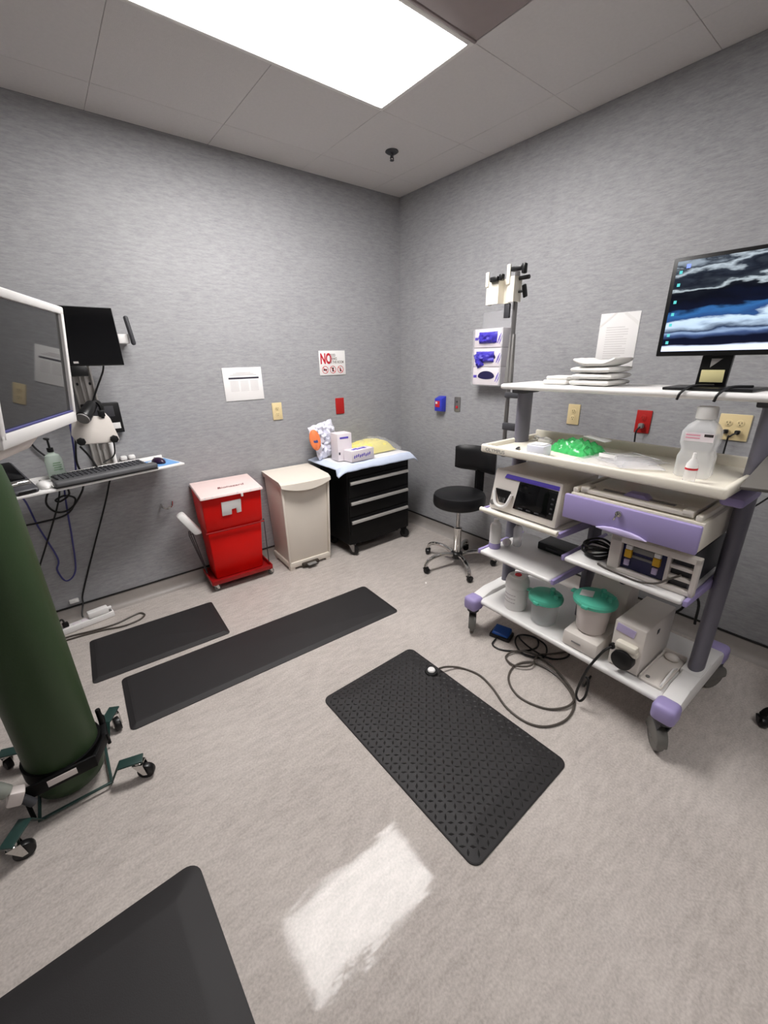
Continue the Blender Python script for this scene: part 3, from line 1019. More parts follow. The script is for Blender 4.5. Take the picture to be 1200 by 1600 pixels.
tag(o, 'white quilted underpad with blue border draped over the black cabinet', 'pad')
ZP = 0.7895
t = thing('crinkled_pack', 'white crinkled plastic pack with an orange label leaning on wall', 'pack', (-0.935, -0.085, ZP), R(8))
p = MB().pillow((0, 0, 0), (0.24, 0.27, 0.055), seed=4, amp=0.6, n=18, freq=22, flat=False).obj('wrap', M['crinkle'], t)
p.rotation_euler = (R(78), R(-10), 0)
p.location = (0.02, -0.03, 0.14)
p2 = MB().lathe([(0, 0.0), (0.04, 0.0), (0.046, 0.006), (0.04, 0.014), (0, 0.018)], sx=0.95, sy=1.75).obj('label_patch', M['orange'], t, 'orange label with a dark blue mark')
p2.rotation_euler = (R(80), R(-6), R(-20))
p2.location = (-0.115, -0.075, 0.16)
MB().pillow((0, 0, 0), (0.045, 0.03, 0.006), seed=2, n=6).obj('label_mark', M['navy'], p2, 'dark blue mark').location = (0.0, -0.012, 0.013)
t = thing('white_carton', 'upright white carton with a violet band behind the lying glove box', 'box', (-0.868, -0.285, ZP), R(-4))
MB().box((0, 0, 0.105), (0.125, 0.11, 0.21), 0.002).obj('carton', M['box'], t)
MB().box((-0.004, -0.056, 0.178), (0.075, 0.001, 0.014)).obj('violet_band', M['violet_print'], t)
MB().box((-0.05, -0.056, 0.06), (0.012, 0.001, 0.02)).obj('printed_mark', M['print_dark'], t)
t = thing('lying_glove_box', 'pale glove carton with violet print lying at the cabinet front', 'glove box', (-0.775, -0.388, ZP), R(4))
MB().box((0, 0.0, 0.045), (0.225, 0.10, 0.085), 0.002).obj('carton', M['box'], t)
q = MB()
for j in range(4):
    q.box((-0.06 + j * 0.036, -0.005 + 0.004 * (j % 2), 0.0880), (0.028, 0.03 + 0.02 * (j % 2), 0.001), rot=(0, 0, R(20 - 11 * j)))
q.obj('violet_print', M['violet_print'], t, kind='stuff')
q = MB()
for j in range(9):
    q.box((-0.085 + j * 0.019, -0.0505, 0.04 + 0.004 * (j % 3)), (0.010, 0.001, 0.022), rot=(0, R(15), 0))
q.obj('printed_lettering', M['violet_print'], t, kind='stuff')
t = thing('yellow_gown_pack', 'clear bag of folded yellow gowns on the cabinet top', 'pack', (-0.515, -0.165, ZP), R(2))
MB().pillow((-0.01, -0.01, 0.003), (0.40, 0.28, 0.112), seed=3, amp=0.05, n=16, freq=9).obj('folded_gowns', M['yellow'], t)
MB().pillow((0.025, 0.0, 0.0), (0.46, 0.31, 0.128), seed=5, amp=0.10, n=18, freq=16).obj('clear_bag', film('clear_gown_bag', (238, 238, 240), 0.18, 0.1, 1.0, 30), t)

# ------------------------------------------------------------------ stools
def stool(label, loc, rz, legm, aoff=0.0):
    t = thing('rolling_stool', label, 'stool', loc, rz)
    sh = 0.492
    q = MB()
    q.lathe([(0, sh), (0.165, sh), (0.186, sh + 0.012), (0.192, sh + 0.03), (0.192, sh + 0.075), (0.184, sh + 0.094), (0.165, sh + 0.104), (0, sh + 0.106)], seg=40)
    q.obj('seat', M['vinyl'], t)
    MB().cyl((0, 0, sh - 0.012), (0, 0, sh), 0.10, seg=24, bev=0.003).obj('seat_plate', M['black'], t)
    MB().cyl((0, 0, 0.30), (0, 0, sh - 0.01), 0.014).obj('piston', M['chrome'], t)
    MB().lathe([(0, 0.07), (0.028, 0.07), (0.028, 0.29), (0.031, 0.295), (0.031, 0.315), (0.018, 0.32), (0, 0.32)]).obj('column', M['chrome'], t)
    MB().lathe([(0, 0.062), (0.04, 0.062), (0.046, 0.08), (0.046, 0.105), (0.034, 0.115), (0, 0.115)]).obj('hub', M['blackp'], t)
    for k in range(5):
        a = k * 2 * PI / 5 + aoff
        c_, s_ = math.cos(a), math.sin(a)
        q = MB()
        q.tube([(0.03 * c_, 0.03 * s_, 0.092), (0.13 * c_, 0.13 * s_, 0.118), (0.22 * c_, 0.22 * s_, 0.112), (0.27 * c_, 0.27 * s_, 0.088), (0.288 * c_, 0.288 * s_, 0.052)], 0.0165, seg=10, r_end=0.013)
        q.obj('base_arm', legm, t)
        caster(t, 0.285 * c_, 0.285 * s_, 0.024, 0.056, M['blackp'], M['blackp'], a + 2.0, 0.026, 0.01)
    # backrest on a bent bracket toward +x
    q = MB()
    q.tube([(0.10, 0, sh - 0.005), (0.20, 0, sh - 0.008), (0.245, 0, sh + 0.03), (0.25, 0, sh + 0.14), (0.243, 0, sh + 0.28)], 0.024, seg=10)
    q.box((0.252, 0, sh + 0.16), (0.03, 0.075, 0.22), 0.012)
    q.obj('backrest_bracket', M['black'], t)
    q = MB()
    tb = bmesh.new()
    n, mrow = 16, 8
    P1, P2 = [], []
    for j in range(mrow + 1):
        a_, b_ = [], []
        for i in range(n + 1):
            u, v = i / n * 2 - 1, j / mrow * 2 - 1
            th = u * 0.75
            rr = 0.23
            ed = (max(0.0, 1 - abs(u) ** 4) * max(0.0, 1 - abs(v) ** 4)) ** 0.5
            sv = 0.098 * v * (1 - 0.18 * abs(u) ** 5)
            for lst, off in ((a_, -0.024 * ed), (b_, 0.022 * ed)):
                lst.append(tb.verts.new((0.0 + (rr + off) * math.cos(th) + 0.005, (rr + off) * math.sin(th) * 1.15, sh + 0.315 + sv)))
        P1.append(a_)
        P2.append(b_)
    for j in range(mrow):
        for i in range(n):
            tb.faces.new((P1[j][i], P1[j][i + 1], P1[j + 1][i + 1], P1[j + 1][i]))
            tb.faces.new((P2[j][i], P2[j + 1][i], P2[j + 1][i + 1], P2[j][i + 1]))
    bmesh.ops.remove_doubles(tb, verts=list(tb.verts), dist=1e-5)
    bmesh.ops.recalc_face_normals(tb, faces=list(tb.faces))
    q._merge(tb)
    q.obj('backrest', M['vinyl'], t, ang=60)
    return t
stool('black round stool with backrest and chrome base beside the cart', (-0.375, -1.085, 0), R(5), M['chrome'], R(19))
stool('black-based rolling stool cut off at the right edge of the photo', (-0.44, -3.235, 0), R(30), M['black'], R(72.8))

# ------------------------------------------------------------------ endoscopy cart: local x = right (u), local y = depth to the wall (v)
CR = R(-92)
CO = Vector((-0.955, -1.73, 0))
def cw(u, v, z):
    return CO + Matrix.Rotation(CR, 3, 'Z') @ Vector((u, v, z))
cart = thing('equipment_cart', 'tall white and lavender medical equipment cart along the right wall', 'cart', CO, CR)
MB().box((0.487, 0.27, 0.222), (0.93, 0.52, 0.028), 0.012, seg=3).obj('bottom_shelf', M['cwhite'], cart)
for u in (-0.005, 0.988):
    MB().prism([(0.02, 0.175), (0.55, 0.175), (0.55, 0.235), (0.45, 0.262), (0.12, 0.262), (0.02, 0.24)], u - 0.036, u + 0.036, 'x', 0.012).obj('base_rail', M['cwhite'], cart)
    for v in (0.0, 0.565):
        MB().box((u, v, 0.208), (0.088, 0.085, 0.082), 0.022, seg=3).obj('corner_cap', M['lav'], cart)
        c_ = caster(cart, u, v, 0.062, 0.17, M['wheel'], M['dgrey'], 2.25 if v < 0.3 else 1.2, 0.026, 0.022)
        an = 2.25 if v < 0.3 else 1.2
        hp = [(0.067 * math.cos(a_), 0.062 + 0.067 * math.sin(a_)) for a_ in [R(-8) + i * R(196) / 12 for i in range(13)]]
        hd = MB().prism(hp, -0.021, 0.021, 'y', 0.006).obj('wheel_hood', M['wheel'], c_)
        hd.location = (u + 0.022 * math.cos(an), v + 0.022 * math.sin(an), 0)
        hd.rotation_euler = (0, 0, an)
for u in (0.0, 0.982):
    q = MB()
    q.cyl((u, 0.30, 0.235), (u, 0.30, 1.383), 0.05, seg=24, sx=0.56, sy=1.05)
    q.obj('post', M['post'], cart)
    MB().box((u, 0.30, 0.25), (0.075, 0.135, 0.03), 0.008).obj('post_foot', M['cwhite'], cart)
MB().box((0.452, 0.33, 0.60), (0.03, 0.09, 0.73), 0.008).obj('middle_post', M['post'], cart)
# work tray
q = MB()
q.box((0.482, 0.235, 1.092), (1.0, 0.47, 0.016), 0.005)
q.box((0.482, 0.008, 1.102), (1.006, 0.022, 0.040), 0.009, seg=3)
for u in (-0.012, 0.977):
    q.box((u, 0.235, 1.102), (0.022, 0.47, 0.040), 0.009, seg=3)
q.box((0.482, 0.462, 1.112), (1.006, 0.018, 0.062), 0.008, seg=3)
tray = q.obj('work_tray', M['cream'], cart)
text('tray_lettering', 'OLYMPUS', 0.024, M['grey'], cart, (0.012, -0.0036, 1.093), sx=1.1)
MB().box((0.985, 0.19, 1.056), (0.07, 0.20, 0.034), 0.012).obj('tray_clamp', M['lav'], cart, 'lavender clamp under the tray end')
# tilted grey side board on the right end
q = MB()
q.hexa([(1.012, 0.005, 1.125), (1.33, 0.005, 1.150), (1.33, 0.34, 1.21), (1.012, 0.34, 1.21),
        (1.012, 0.001, 1.137), (1.33, 0.001, 1.162), (1.33, 0.336, 1.222), (1.012, 0.336, 1.222)], 0.003)
sb = q.obj('side_board', mat('dark_taupe_board', (98, 95, 91), 0.5), cart, 'grey tilted side board at the right end')
MB().cyl((1.13, -0.0, 1.115), (1.13, -0.005, 1.155), 0.03, seg=18, bev=0.006).obj('board_knob', M['blackp'], sb, 'black round knob')
# upper shelf
MB().box((0.49, 0.295, 1.390), (1.06, 0.315, 0.026), 0.012, seg=3).obj('upper_shelf', M['cwhite'], cart)
q = MB()
for u in (0.0, 0.982):
    q.box((u, 0.30, 1.365), (0.07, 0.14, 0.026), 0.006)
q.pieces('shelf_bracket', M['dgrey'], cart)
q = MB()
q.box((0.03, 0.30, 1.404), (0.028, 0.02, 0.004), 0.001)
q.box((0.09, 0.20, 1.404), (0.02, 0.02, 0.004), 0.001)
q.pieces('shelf_clip', M['white'], cart)
# inner shelves
def shelf(u0, u1, z, name):
    o = MB().box(((u0 + u1) / 2, 0.20, z - 0.011), (u1 - u0 - 0.02, 0.40, 0.022), 0.009, seg=3).obj('shelf', M['cwhite'], cart)
    for u in (u0, u1):
        MB().prism([(0.005, z - 0.024), (0.395, z - 0.045), (0.395, z + 0.002), (0.005, z + 0.001)], u - 0.008, u + 0.008, 'x', 0.004).obj('shelf_edge', M['lav'], o, 'lavender end strip')
    return o
shelf(0.005, 0.445, 0.785, 'a')
shelf(0.005, 0.445, 0.548, 'b')
shelf(0.478, 0.955, 0.690, 'c')
MB().cyl((0.005, -0.004, 0.785), (0.445, -0.004, 0.785), 0.013, seg=14, bev=0.004).obj('front_rail', M['cream'], cart)
# drawer unit
q = MB()
q.box((0.710, 0.215, 0.932), (0.48, 0.40, 0.108), 0.004)
du = q.obj('drawer_case', M['cream'], cart)
q = MB()
q.box((0.712, -0.022, 0.936), (0.488, 0.022, 0.104), 0.006)
dr = q.obj('drawer_front', M['lav'], cart, 'lavender drawer front')
q = MB()
q.prism([(0.615, 0.886), (0.645, 0.897), (0.68, 0.903), (0.712, 0.904), (0.745, 0.903), (0.78, 0.897), (0.81, 0.886), (0.76, 0.881), (0.712, 0.879), (0.665, 0.881)], -0.044, -0.030, 'y', 0.005)
q.obj('drawer_handle', M['lavl'], dr, 'pale lavender lip handle')
MB().cyl((0.694, -0.03, 0.962), (0.694, -0.042, 0.962), 0.012, seg=18, bev=0.002).obj('drawer_lock', M['chrome'], dr, 'chrome key lock')
MB().box((0.688, -0.046, 0.950), (0.006, 0.004, 0.028), 0.001, rot=(0, R(20), 0)).obj('key', M['chrome'], dr)
q = MB()
q.box((0.706, 0.16, 1.000), (0.40, 0.27, 0.016), 0.004)
q.box((0.706, 0.10, 1.010), (0.29, 0.012, 0.006), 0.002)
for s_ in (-1, 1):
    q.box((0.706 + s_ * 0.185, 0.055, 1.004), (0.035, 0.06, 0.024), 0.004)
    q.box((0.706 + s_ * 0.222, 0.19, 0.996), (0.02, 0.34, 0.022), 0.004)
lidp = q.obj('pull_out_board', M['cream'], cart)
MB().prism([(0.655, 1.006), (0.675, 1.024), (0.735, 1.024), (0.755, 1.006)], 0.055, 0.10, 'y', 0.004).obj('board_clip', M['lav'], lidp, 'lavender clip')
MB().box((0.706, 0.075, 1.0088), (0.26, 0.02, 0.002)).obj('board_slot', M['grey'], lidp)

# ---- things on the cart
# electrosurgical unit
t = thing('electrosurgical_unit', 'white electrosurgical unit with a black screen on the left shelf', 'medical device', cw(0.222, 0.03, 0.786), CR)
q = MB()
q.hexa([(-0.19, 0.04, 0.006), (0.19, 0.04, 0.006), (0.19, 0.335, 0.006), (-0.19, 0.335, 0.006),
        (-0.19, 0.05, 0.205), (0.19, 0.05, 0.205), (0.19, 0.335, 0.205), (-0.19, 0.335, 0.205)], 0.008)
q.obj('housing', M['device'], t)
q = MB()
q.hexa([(-0.196, 0.0, 0.004), (0.192, -0.008, 0.004), (0.192, 0.045, 0.004), (-0.196, 0.045, 0.004),
        (-0.186, 0.03, 0.214), (0.19, 0.02, 0.214), (0.19, 0.06, 0.214), (-0.186, 0.06, 0.214)], 0.012)
fb = q.obj('front_bezel', M['device'], t)
def fp(x, z, o=0.0):     # point on the sloping front face
    return (x, -0.004 + 0.128 * z * 1.05 - 0.02 * (x + 0.19) * 0.4 - o, z)
q = MB()
q.hexa([fp(-0.045, 0.040, 0.004), fp(0.172, 0.040, 0.004), fp(0.172, 0.040, -0.008), fp(-0.045, 0.040, -0.008),
        fp(-0.030, 0.176, 0.004), fp(0.176, 0.176, 0.004), fp(0.176, 0.176, -0.008), fp(-0.030, 0.176, -0.008)], 0.003)
q.obj('screen', M['blackscreen'], t, 'black touch screen')
q = MB()
q.hexa([fp(-0.12, 0.178, 0.003), fp(0.178, 0.178, 0.003), fp(0.178, 0.178, -0.008), fp(-0.12, 0.178, -0.008),
        fp(-0.11, 0.198, 0.003), fp(0.178, 0.198, 0.003), fp(0.178, 0.198, -0.008), fp(-0.11, 0.198, -0.008)], 0.002)
q.obj('purple_stripe', M['violet_print'], t, 'violet stripe above the screen')
q = MB()
for k in range(4):
    p_ = fp(0.158, 0.070 + k * 0.022, 0.006)
    q.box(p_, (0.012, 0.004, 0.008), 0.0015)
for k in range(3):
    p_ = fp(0.0 + k * 0.045, 0.052, 0.006)
    q.box(p_, (0.024, 0.004, 0.007), 0.0015)
q.pieces('button', M['dgrey'], t)
tri = [(-0.158, 0.120), (-0.066, 0.120), (-0.090, 0.052), (-0.132, 0.052)]
q = MB().prism(tri, -0.006, 0.006, 'y', 0.004)
o = q.obj('socket', M['blackp'], t, 'black instrument socket')
o.location = (0.0, 0.0042, 0)
o.rotation_euler = (0, 0, 0)
q = MB()
q.tube([fp(-0.166, 0.105, 0.006), fp(-0.148, 0.050, 0.012), fp(-0.113, 0.034, 0.014), fp(-0.080, 0.050, 0.012), fp(-0.060, 0.105, 0.006)], 0.008)
q.obj('socket_guard', M['white'], t)
q = MB()
for k in range(4):
    q.cyl(fp(-0.130 + k * 0.012, 0.095, 0.004), fp(-0.122 + k * 0.008, 0.060, 0.010), 0.0022, seg=6)
q.pieces('socket_pin', M['chrome'], t)
MB().cyl(fp(-0.168, 0.042, 0.008), fp(-0.168, 0.042, -0.004), 0.014, seg=18, bev=0.002).obj('power_button', M['grey'], t)

# spray bottle etc. on shelf b
t = thing('white_bottle', 'slim white bottle with a lavender base on the lower left shelf', 'bottle', cw(0.045, 0.085, 0.549), CR)
MB().lathe([(0, 0.0), (0.029, 0.0), (0.031, 0.004), (0.031, 0.032), (0, 0.033)]).obj('bottle_base', M['lav'], t, 'lavender base')
MB().lathe([(0.0305, 0.033), (0.0305, 0.125), (0.025, 0.142), (0.014, 0.15), (0.014, 0.168), (0, 0.168)]).obj('bottle_body', M['white'], t)
t = thing('clear_vial', 'small clear bottle with a grey cap behind the slim white bottle', 'bottle', cw(0.105, 0.20, 0.549), CR)
MB().lathe([(0, 0), (0.022, 0), (0.024, 0.004), (0.024, 0.10), (0.016, 0.115), (0.012, 0.12), (0, 0.12)]).obj('bottle_body', M['bottle'], t)
MB().lathe([(0, 0.12), (0.013, 0.12), (0.013, 0.14), (0, 0.14)]).obj('bottle_cap', M['grey'], t)
t = thing('white_roll', 'small white tape roll lying between the two small bottles', 'tape roll', cw(0.075, 0.15, 0.549), CR)
MB().cyl((0, -0.012, 0.022), (0, 0.012, 0.022), 0.022, seg=20, bev=0.003).obj('tape', M['white'], t)
MB().cyl((0, -0.0125, 0.022), (0, 0.0125, 0.022), 0.010, seg=16).obj('core', M['box'], t)
t = thing('power_adapter', 'flat black adapter box at the back of the lower left shelf', 'adapter', cw(0.30, 0.31, 0.549), CR)
MB().box((0, 0, 0.022), (0.20, 0.12, 0.042), 0.006).obj('adapter_case', M['blackp'], t)
MB().box((0.0, -0.061, 0.022), (0.10, 0.002, 0.012), 0.001).obj('adapter_port', M['dgrey'], t)
MB().tube([(0.09, -0.05, 0.02), (0.13, -0.06, 0.01), (0.12, 0.0, 0.006), (0.10, 0.062, 0.006)], 0.004).obj('cord', M['cable'], t)

# vessel sealing generator on right shelf
t = thing('sealing_generator', 'white generator with blue panel and yellow sockets under the drawer', 'medical device', cw(0.808, 0.045, 0.691), CR)
q = MB()
q.box((-0.012, 0.19, 0.078), (0.275, 0.34, 0.150), 0.005)
q.obj('housing', M['dgrey'], t)
q = MB()
q.box((-0.133, 0.008, 0.078), (0.045, 0.03, 0.155), 0.004)
q.box((0.0, 0.008, 0.143), (0.31, 0.03, 0.026), 0.004)
q.box((0.0, 0.008, 0.010), (0.31, 0.03, 0.018), 0.004)
q.box((0.058, 0.008, 0.078), (0.013, 0.03, 0.13), 0.003)
q.box((0.146, 0.008, 0.078), (0.018, 0.03, 0.155), 0.004)
for k in range(2):
    q.box((0.101, 0.010, 0.056 + k * 0.042), (0.075, 0.022, 0.014), 0.003)
q.obj('front_frame', M['device'], t)
MB().box((-0.028, 0.018, 0.076), (0.165, 0.012, 0.11), 0.002).obj('blue_panel', M['bluepanel'], t)
for x in (-0.085, 0.018):
    s_ = MB().box((x, 0.006, 0.090), (0.026, 0.016, 0.034), 0.003).obj('yellow_socket', M['yellowcap'], t, 'yellow socket')
    MB().box((x, 0.006, 0.117), (0.024, 0.014, 0.018), 0.003).obj('socket_hood', M['white'], s_)
    MB().box((x - 0.002, 0.008, 0.050), (0.020, 0.010, 0.028), 0.003).obj('socket_tab', M['icon_tab'] if 'icon_tab' in M else M['lavl'], s_)
q = MB()
q.box((-0.034, 0.010, 0.112), (0.075, 0.008, 0.022), 0.002)
q.box((-0.034, 0.010, 0.082), (0.075, 0.006, 0.012), 0.002)
q.pieces('panel_bar', M['grey'], t)
q = MB()
q.tube([(0.105, 0.0, 0.075), (0.075, -0.016, 0.05), (0.04, -0.025, 0.02), (-0.02, -0.030, 0.004), (-0.10, -0.026, 0.004), (-0.15, -0.02, 0.004), (-0.19, -0.005, 0.004)], 0.0042)
q.obj('cord', M['gcable2'], t)
t = thing('coiled_cable', 'coiled black cable on the shelf left of the white generator', 'cable', cw(0.565, 0.13, 0.691), CR)
q = MB()
for k in range(5):
    r0 = 0.048 + 0.006 * (k % 3)
    q.tube([((r0 + 0.003 * math.sin(3 * a + k)) * math.cos(a) + 0.006 * (k % 2), r0 * 1.1 * math.sin(a), 0.006 + k * 0.011 + 0.006 * math.sin(2 * a + k)) for a in [i * PI / 7 for i in range(14)]], 0.005, seg=6, sub=2, closed=True)
q.tube([(0.05, 0.02, 0.02), (0.055, 0.10, 0.01), (0.04, 0.17, 0.01)], 0.0045)
q.obj('cable_loops', M['cable'], t)

# bottom shelf things (top at .236)
ZB = 0.2365
t = thing('wipes_tub', 'white cylindrical wipes tub on the left of the bottom shelf', 'tub', cw(0.192, 0.115, ZB), CR)
MB().lathe([(0, 0), (0.056, 0), (0.059, 0.005), (0.059, 0.13), (0.057, 0.136), (0, 0.136)]).obj('tub_body', M['white'], t)
MB().lathe([(0.060, 0.132), (0.062, 0.136), (0.062, 0.160), (0.054, 0.184), (0.045, 0.192), (0, 0.195)]).obj('tub_lid', M['white'], t)
q = MB()
q.cyl((0, 0, 0.194), (0, 0, 0.197), 0.018, seg=16)
q.obj('lid_flap', M['print_red'], t, 'reddish mark on the lid')
q = MB()
for k in range(6):
    for j in range(3):
        a = -PI / 2 + (k - 3) * 0.22
        q.box((0.0593 * math.cos(a), 0.0593 * math.sin(a), 0.05 + j * 0.022), (0.011, 0.001, 0.005), rot=(0, 0, a + PI / 2))
q.obj('printed_label', M['print_grey'], t, kind='stuff')
def can_lid(parent, z, r, m, name='canister_lid'):
    q = MB()
    q.lathe([(0, z), (r, z), (r * 1.10, z - 0.006), (r * 1.12, z + 0.008), (r * 1.05, z + 0.018), (r * 0.8, z + 0.026), (0, z + 0.03)])
    q.cyl((r * 0.35, r * 0.15, z + 0.02), (r * 0.35, r * 0.15, z + 0.052), 0.011, seg=12)
    q.cyl((r * 0.75, -r * 0.1, z + 0.014), (r * 0.75, -r * 0.1, z + 0.044), 0.010, seg=12)
    q.cyl((r * 0.1, r * 0.6, z + 0.02), (r * 0.1, r * 0.6, z + 0.040), 0.012, seg=12)
    q.box((-r * 1.1, 0.0, z + 0.005), (0.04, 0.03, 0.012), 0.004)
    q.box((r * 0.55, r * 0.3, z + 0.034), (0.06, 0.014, 0.012), 0.003)
    q.box((0.0, -r * 1.08, z + 0.001), (0.03, 0.02, 0.016), 0.004)
    return q.obj(name, m, parent, 'teal lid with ports')
t = thing('clear_suction_canister', 'clear suction canister with teal lid standing on the bottom shelf', 'canister', cw(0.363, 0.115, ZB), CR)
MB().lathe([(0, 0), (0.056, 0.0), (0.061, 0.006), (0.072, 0.135), (0.070, 0.135), (0.058, 0.01), (0, 0.008)], seg=32).obj('canister_body', M['clearcan'], t)
can_lid(t, 0.136, 0.076, M['teal'])
t = thing('suction_pump', 'off-white suction pump holding a milky canister with teal lid', 'medical device', cw(0.60, 0.03, ZB), CR)
q = MB()
q.prism([(-0.005, 0.0), (0.34, 0.0), (0.34, 0.11), (0.18, 0.095), (0.0, 0.075)], -0.082, 0.085, 'x', 0.014)
q.obj('pump_base', M['device'], t)
q = MB()
q.prism([(0.185, 0.08), (0.335, 0.08), (0.335, 0.335), (0.255, 0.335), (0.215, 0.25), (0.195, 0.12)], -0.088, 0.09, 'x', 0.012)
q.obj('pump_tower', M['device'], t)
q = MB()
q.cyl((-0.042, 0.245, 0.312), (-0.042, 0.222, 0.322), 0.023, seg=18, bev=0.003)
q.obj('vacuum_gauge', M['chrome'], t, 'chrome vacuum gauge')
q = MB()
q.cyl((0.05, 0.247, 0.308), (0.05, 0.220, 0.318), 0.021, seg=18, bev=0.003)
q.obj('vacuum_knob', M['dgrey'], t, 'dark grey knob')
MB().box((-0.01, -0.0065, 0.04), (0.045, 0.002, 0.008), 0.0008).obj('nameplate', M['grey'], t)
MB().lathe([(0, 0), (0.060, 0.0), (0.064, 0.006), (0.076, 0.150), (0, 0.150)], c=(0.0, 0.092, 0.086), seg=32).obj('milky_canister', M['milky'], t, 'milky white canister')
lid = can_lid(t, 0, 0.085, M['teal'])
lid.location = (0.0, 0.092, 0.236)
MB().box((-0.032, -0.02, 0.030), (0.055, 0.05, 0.004), 0.001, rot=(R(4), R(-6), 0.3)).obj('lid_label', M['white'], lid, 'white label on the teal lid')
t = thing('flushing_pump', 'boxy off-white flushing pump with a black pump head', 'medical device', cw(0.785, 0.05, ZB), CR)
q = MB()
q.box((0, 0.16, 0.118), (0.125, 0.30, 0.222), 0.006)
q.obj('housing', M['device'], t)
q = MB()
q.box((-0.014, 0.0085, 0.198), (0.075, 0.003, 0.038), 0.001, rot=(0, 0.1, 0))
q.obj('lavender_label', M['lavl'], t, 'lavender label')
q = MB()
q.box((0.006, -0.005, 0.135), (0.085, 0.035, 0.032), 0.010)
q.box((0.006, 0.0, 0.112), (0.098, 0.03, 0.03), 0.010)
q.obj('pump_clamp', M['cream'], t)
MB().cyl((0.004, 0.008, 0.072), (0.004, -0.03, 0.072), 0.044, seg=28, bev=0.005).obj('pump_head', M['blackp'], t, 'black round pump head')
MB().box((0.0635, 0.14, 0.178), (0.002, 0.022, 0.022), 0.001).obj('side_switch', M['blackp'], t)
q = MB()
q.cyl((-0.045, -0.004, 0.112), (-0.045, -0.024, 0.112), 0.012, seg=12)
q.tube([(-0.045, -0.024, 0.112), (-0.06, -0.055, 0.095), (-0.095, -0.085, 0.0), (-0.115, -0.09, -0.09), (-0.125, -0.09, -0.17), (-0.105, -0.09, -0.195), (-0.085, -0.088, -0.15), (-0.088, -0.08, -0.07), (-0.11, -0.07, -0.075), (-0.13, -0.04, -0.14), (-0.15, 0.04, -0.215), (-0.17, 0.14, -0.228)], 0.0055)
q.obj('cord', M['cable'], t)
t = thing('pedal_tray', 'flat off-white tray with a wire handle at the bottom shelf end', 'tray', cw(0.897, 0.19, ZB), CR)
MB().box((0, 0, 0.006), (0.088, 0.26, 0.012), 0.004).obj('tray_base', M['device'], t)
q = MB()
q.box((-0.040, 0, 0.016), (0.008, 0.26, 0.018), 0.003)
q.box((0.0, 0.126, 0.022), (0.088, 0.008, 0.03), 0.003)
q.pieces('tray_rim', M['device'], t)
MB().tube([(0.036, -0.122, 0.010), (0.040, -0.115, 0.03), (0.040, -0.04, 0.045), (0.040, -0.01, 0.045), (0.036, 0.05, 0.010)], 0.004).obj('wire_handle', M['white'], t)
MB().cyl((-0.02, -0.10, 0.012), (-0.02, -0.10, 0.016), 0.008, seg=14).obj('tray_stud', M['grey'], t)
MB().ball((0.0, 0.09, 0.026), 0.024, (1.2, 0.9, 0.7)).obj('tray_knob', M['device'], t)

# upper shelf things
ZU = 1.4035
for k in range(4):
    t = thing('folded_towel', ['bottom folded white towel of the stack of four on the upper shelf', 'second from bottom folded white towel in the stack of four',
              'third from bottom folded white towel in the stack of four', 'topmost folded white towel of the stack of four'][k], 'towel', cw(0.388 + 0.004 * (k % 2), 0.27, ZU + 0.026 * k), CR + R((0, 2, -2, 3)[k]), 'folded white towels')
    q = bmesh.new()
    n = 12
    for lay in range(1):
        G1, G2 = [], []
        for j in range(n + 1):
            a_, b_ = [], []
            for i in range(n + 1):
                u, v = i / n * 2 - 1, j / n * 2 - 1
                u, v = math.sin(u * PI / 2), math.sin(v * PI / 2)
                e = max(0, 1 - max(abs(u), abs(v)) ** 6) ** 0.5
                sag = (0.018 * u * u - 0.004) * (k / 3.0) * (1.3 if k == 3 else 0.25) + 0.003 * mnoise.noise(Vector((u * 2.5, v * 2.5, k * 5.1)))
                zc = 0.0128 + max(0, sag)
                hh = 0.0005 + 0.0122 * e
                x_ = u * 0.086 * (1 + 0.03 * mnoise.noise(Vector((v * 2, k * 3.7, 0))))
                y_ = v * 0.095 * (1 + 0.04 * mnoise.noise(Vector((u * 2, k * 2.3, 5))))
                a_.append(q.verts.new((x_, y_, zc + hh)))
                b_.append(q.verts.new((x_, y_, zc - hh)))
            G1.append(a_)
            G2.append(b_)
        for j in range(n):
            for i in range(n):
                q.faces.new((G1[j][i], G1[j][i + 1], G1[j + 1][i + 1], G1[j + 1][i]))
                q.faces.new((G2[j][i], G2[j + 1][i], G2[j + 1][i + 1], G2[j][i + 1]))
        for i in range(n):
            q.faces.new((G1[0][i], G2[0][i], G2[0][i + 1], G1[0][i + 1]))
            q.faces.new((G1[n][i + 1], G2[n][i + 1], G2[n][i], G1[n][i]))
            q.faces.new((G1[i + 1][0], G2[i + 1][0], G2[i][0], G1[i][0]))
            q.faces.new((G1[i][n], G2[i][n], G2[i + 1][n], G1[i + 1][n]))
    MB()._merge(q).obj('folded_cloth', M['towel'], t, ang=60)
t = thing('small_folded_cloth', 'small folded white cloth lying left of the towel stack', 'towel', cw(0.215, 0.26, ZU), CR)
q = MB()
q.box((0, 0, 0.011), (0.12, 0.12, 0.020), 0.008, seg=3)
q.box((0.005, 0.004, 0.029), (0.11, 0.11, 0.016), 0.007, seg=3)
q.obj('cloth_layers', M['towel'], t)

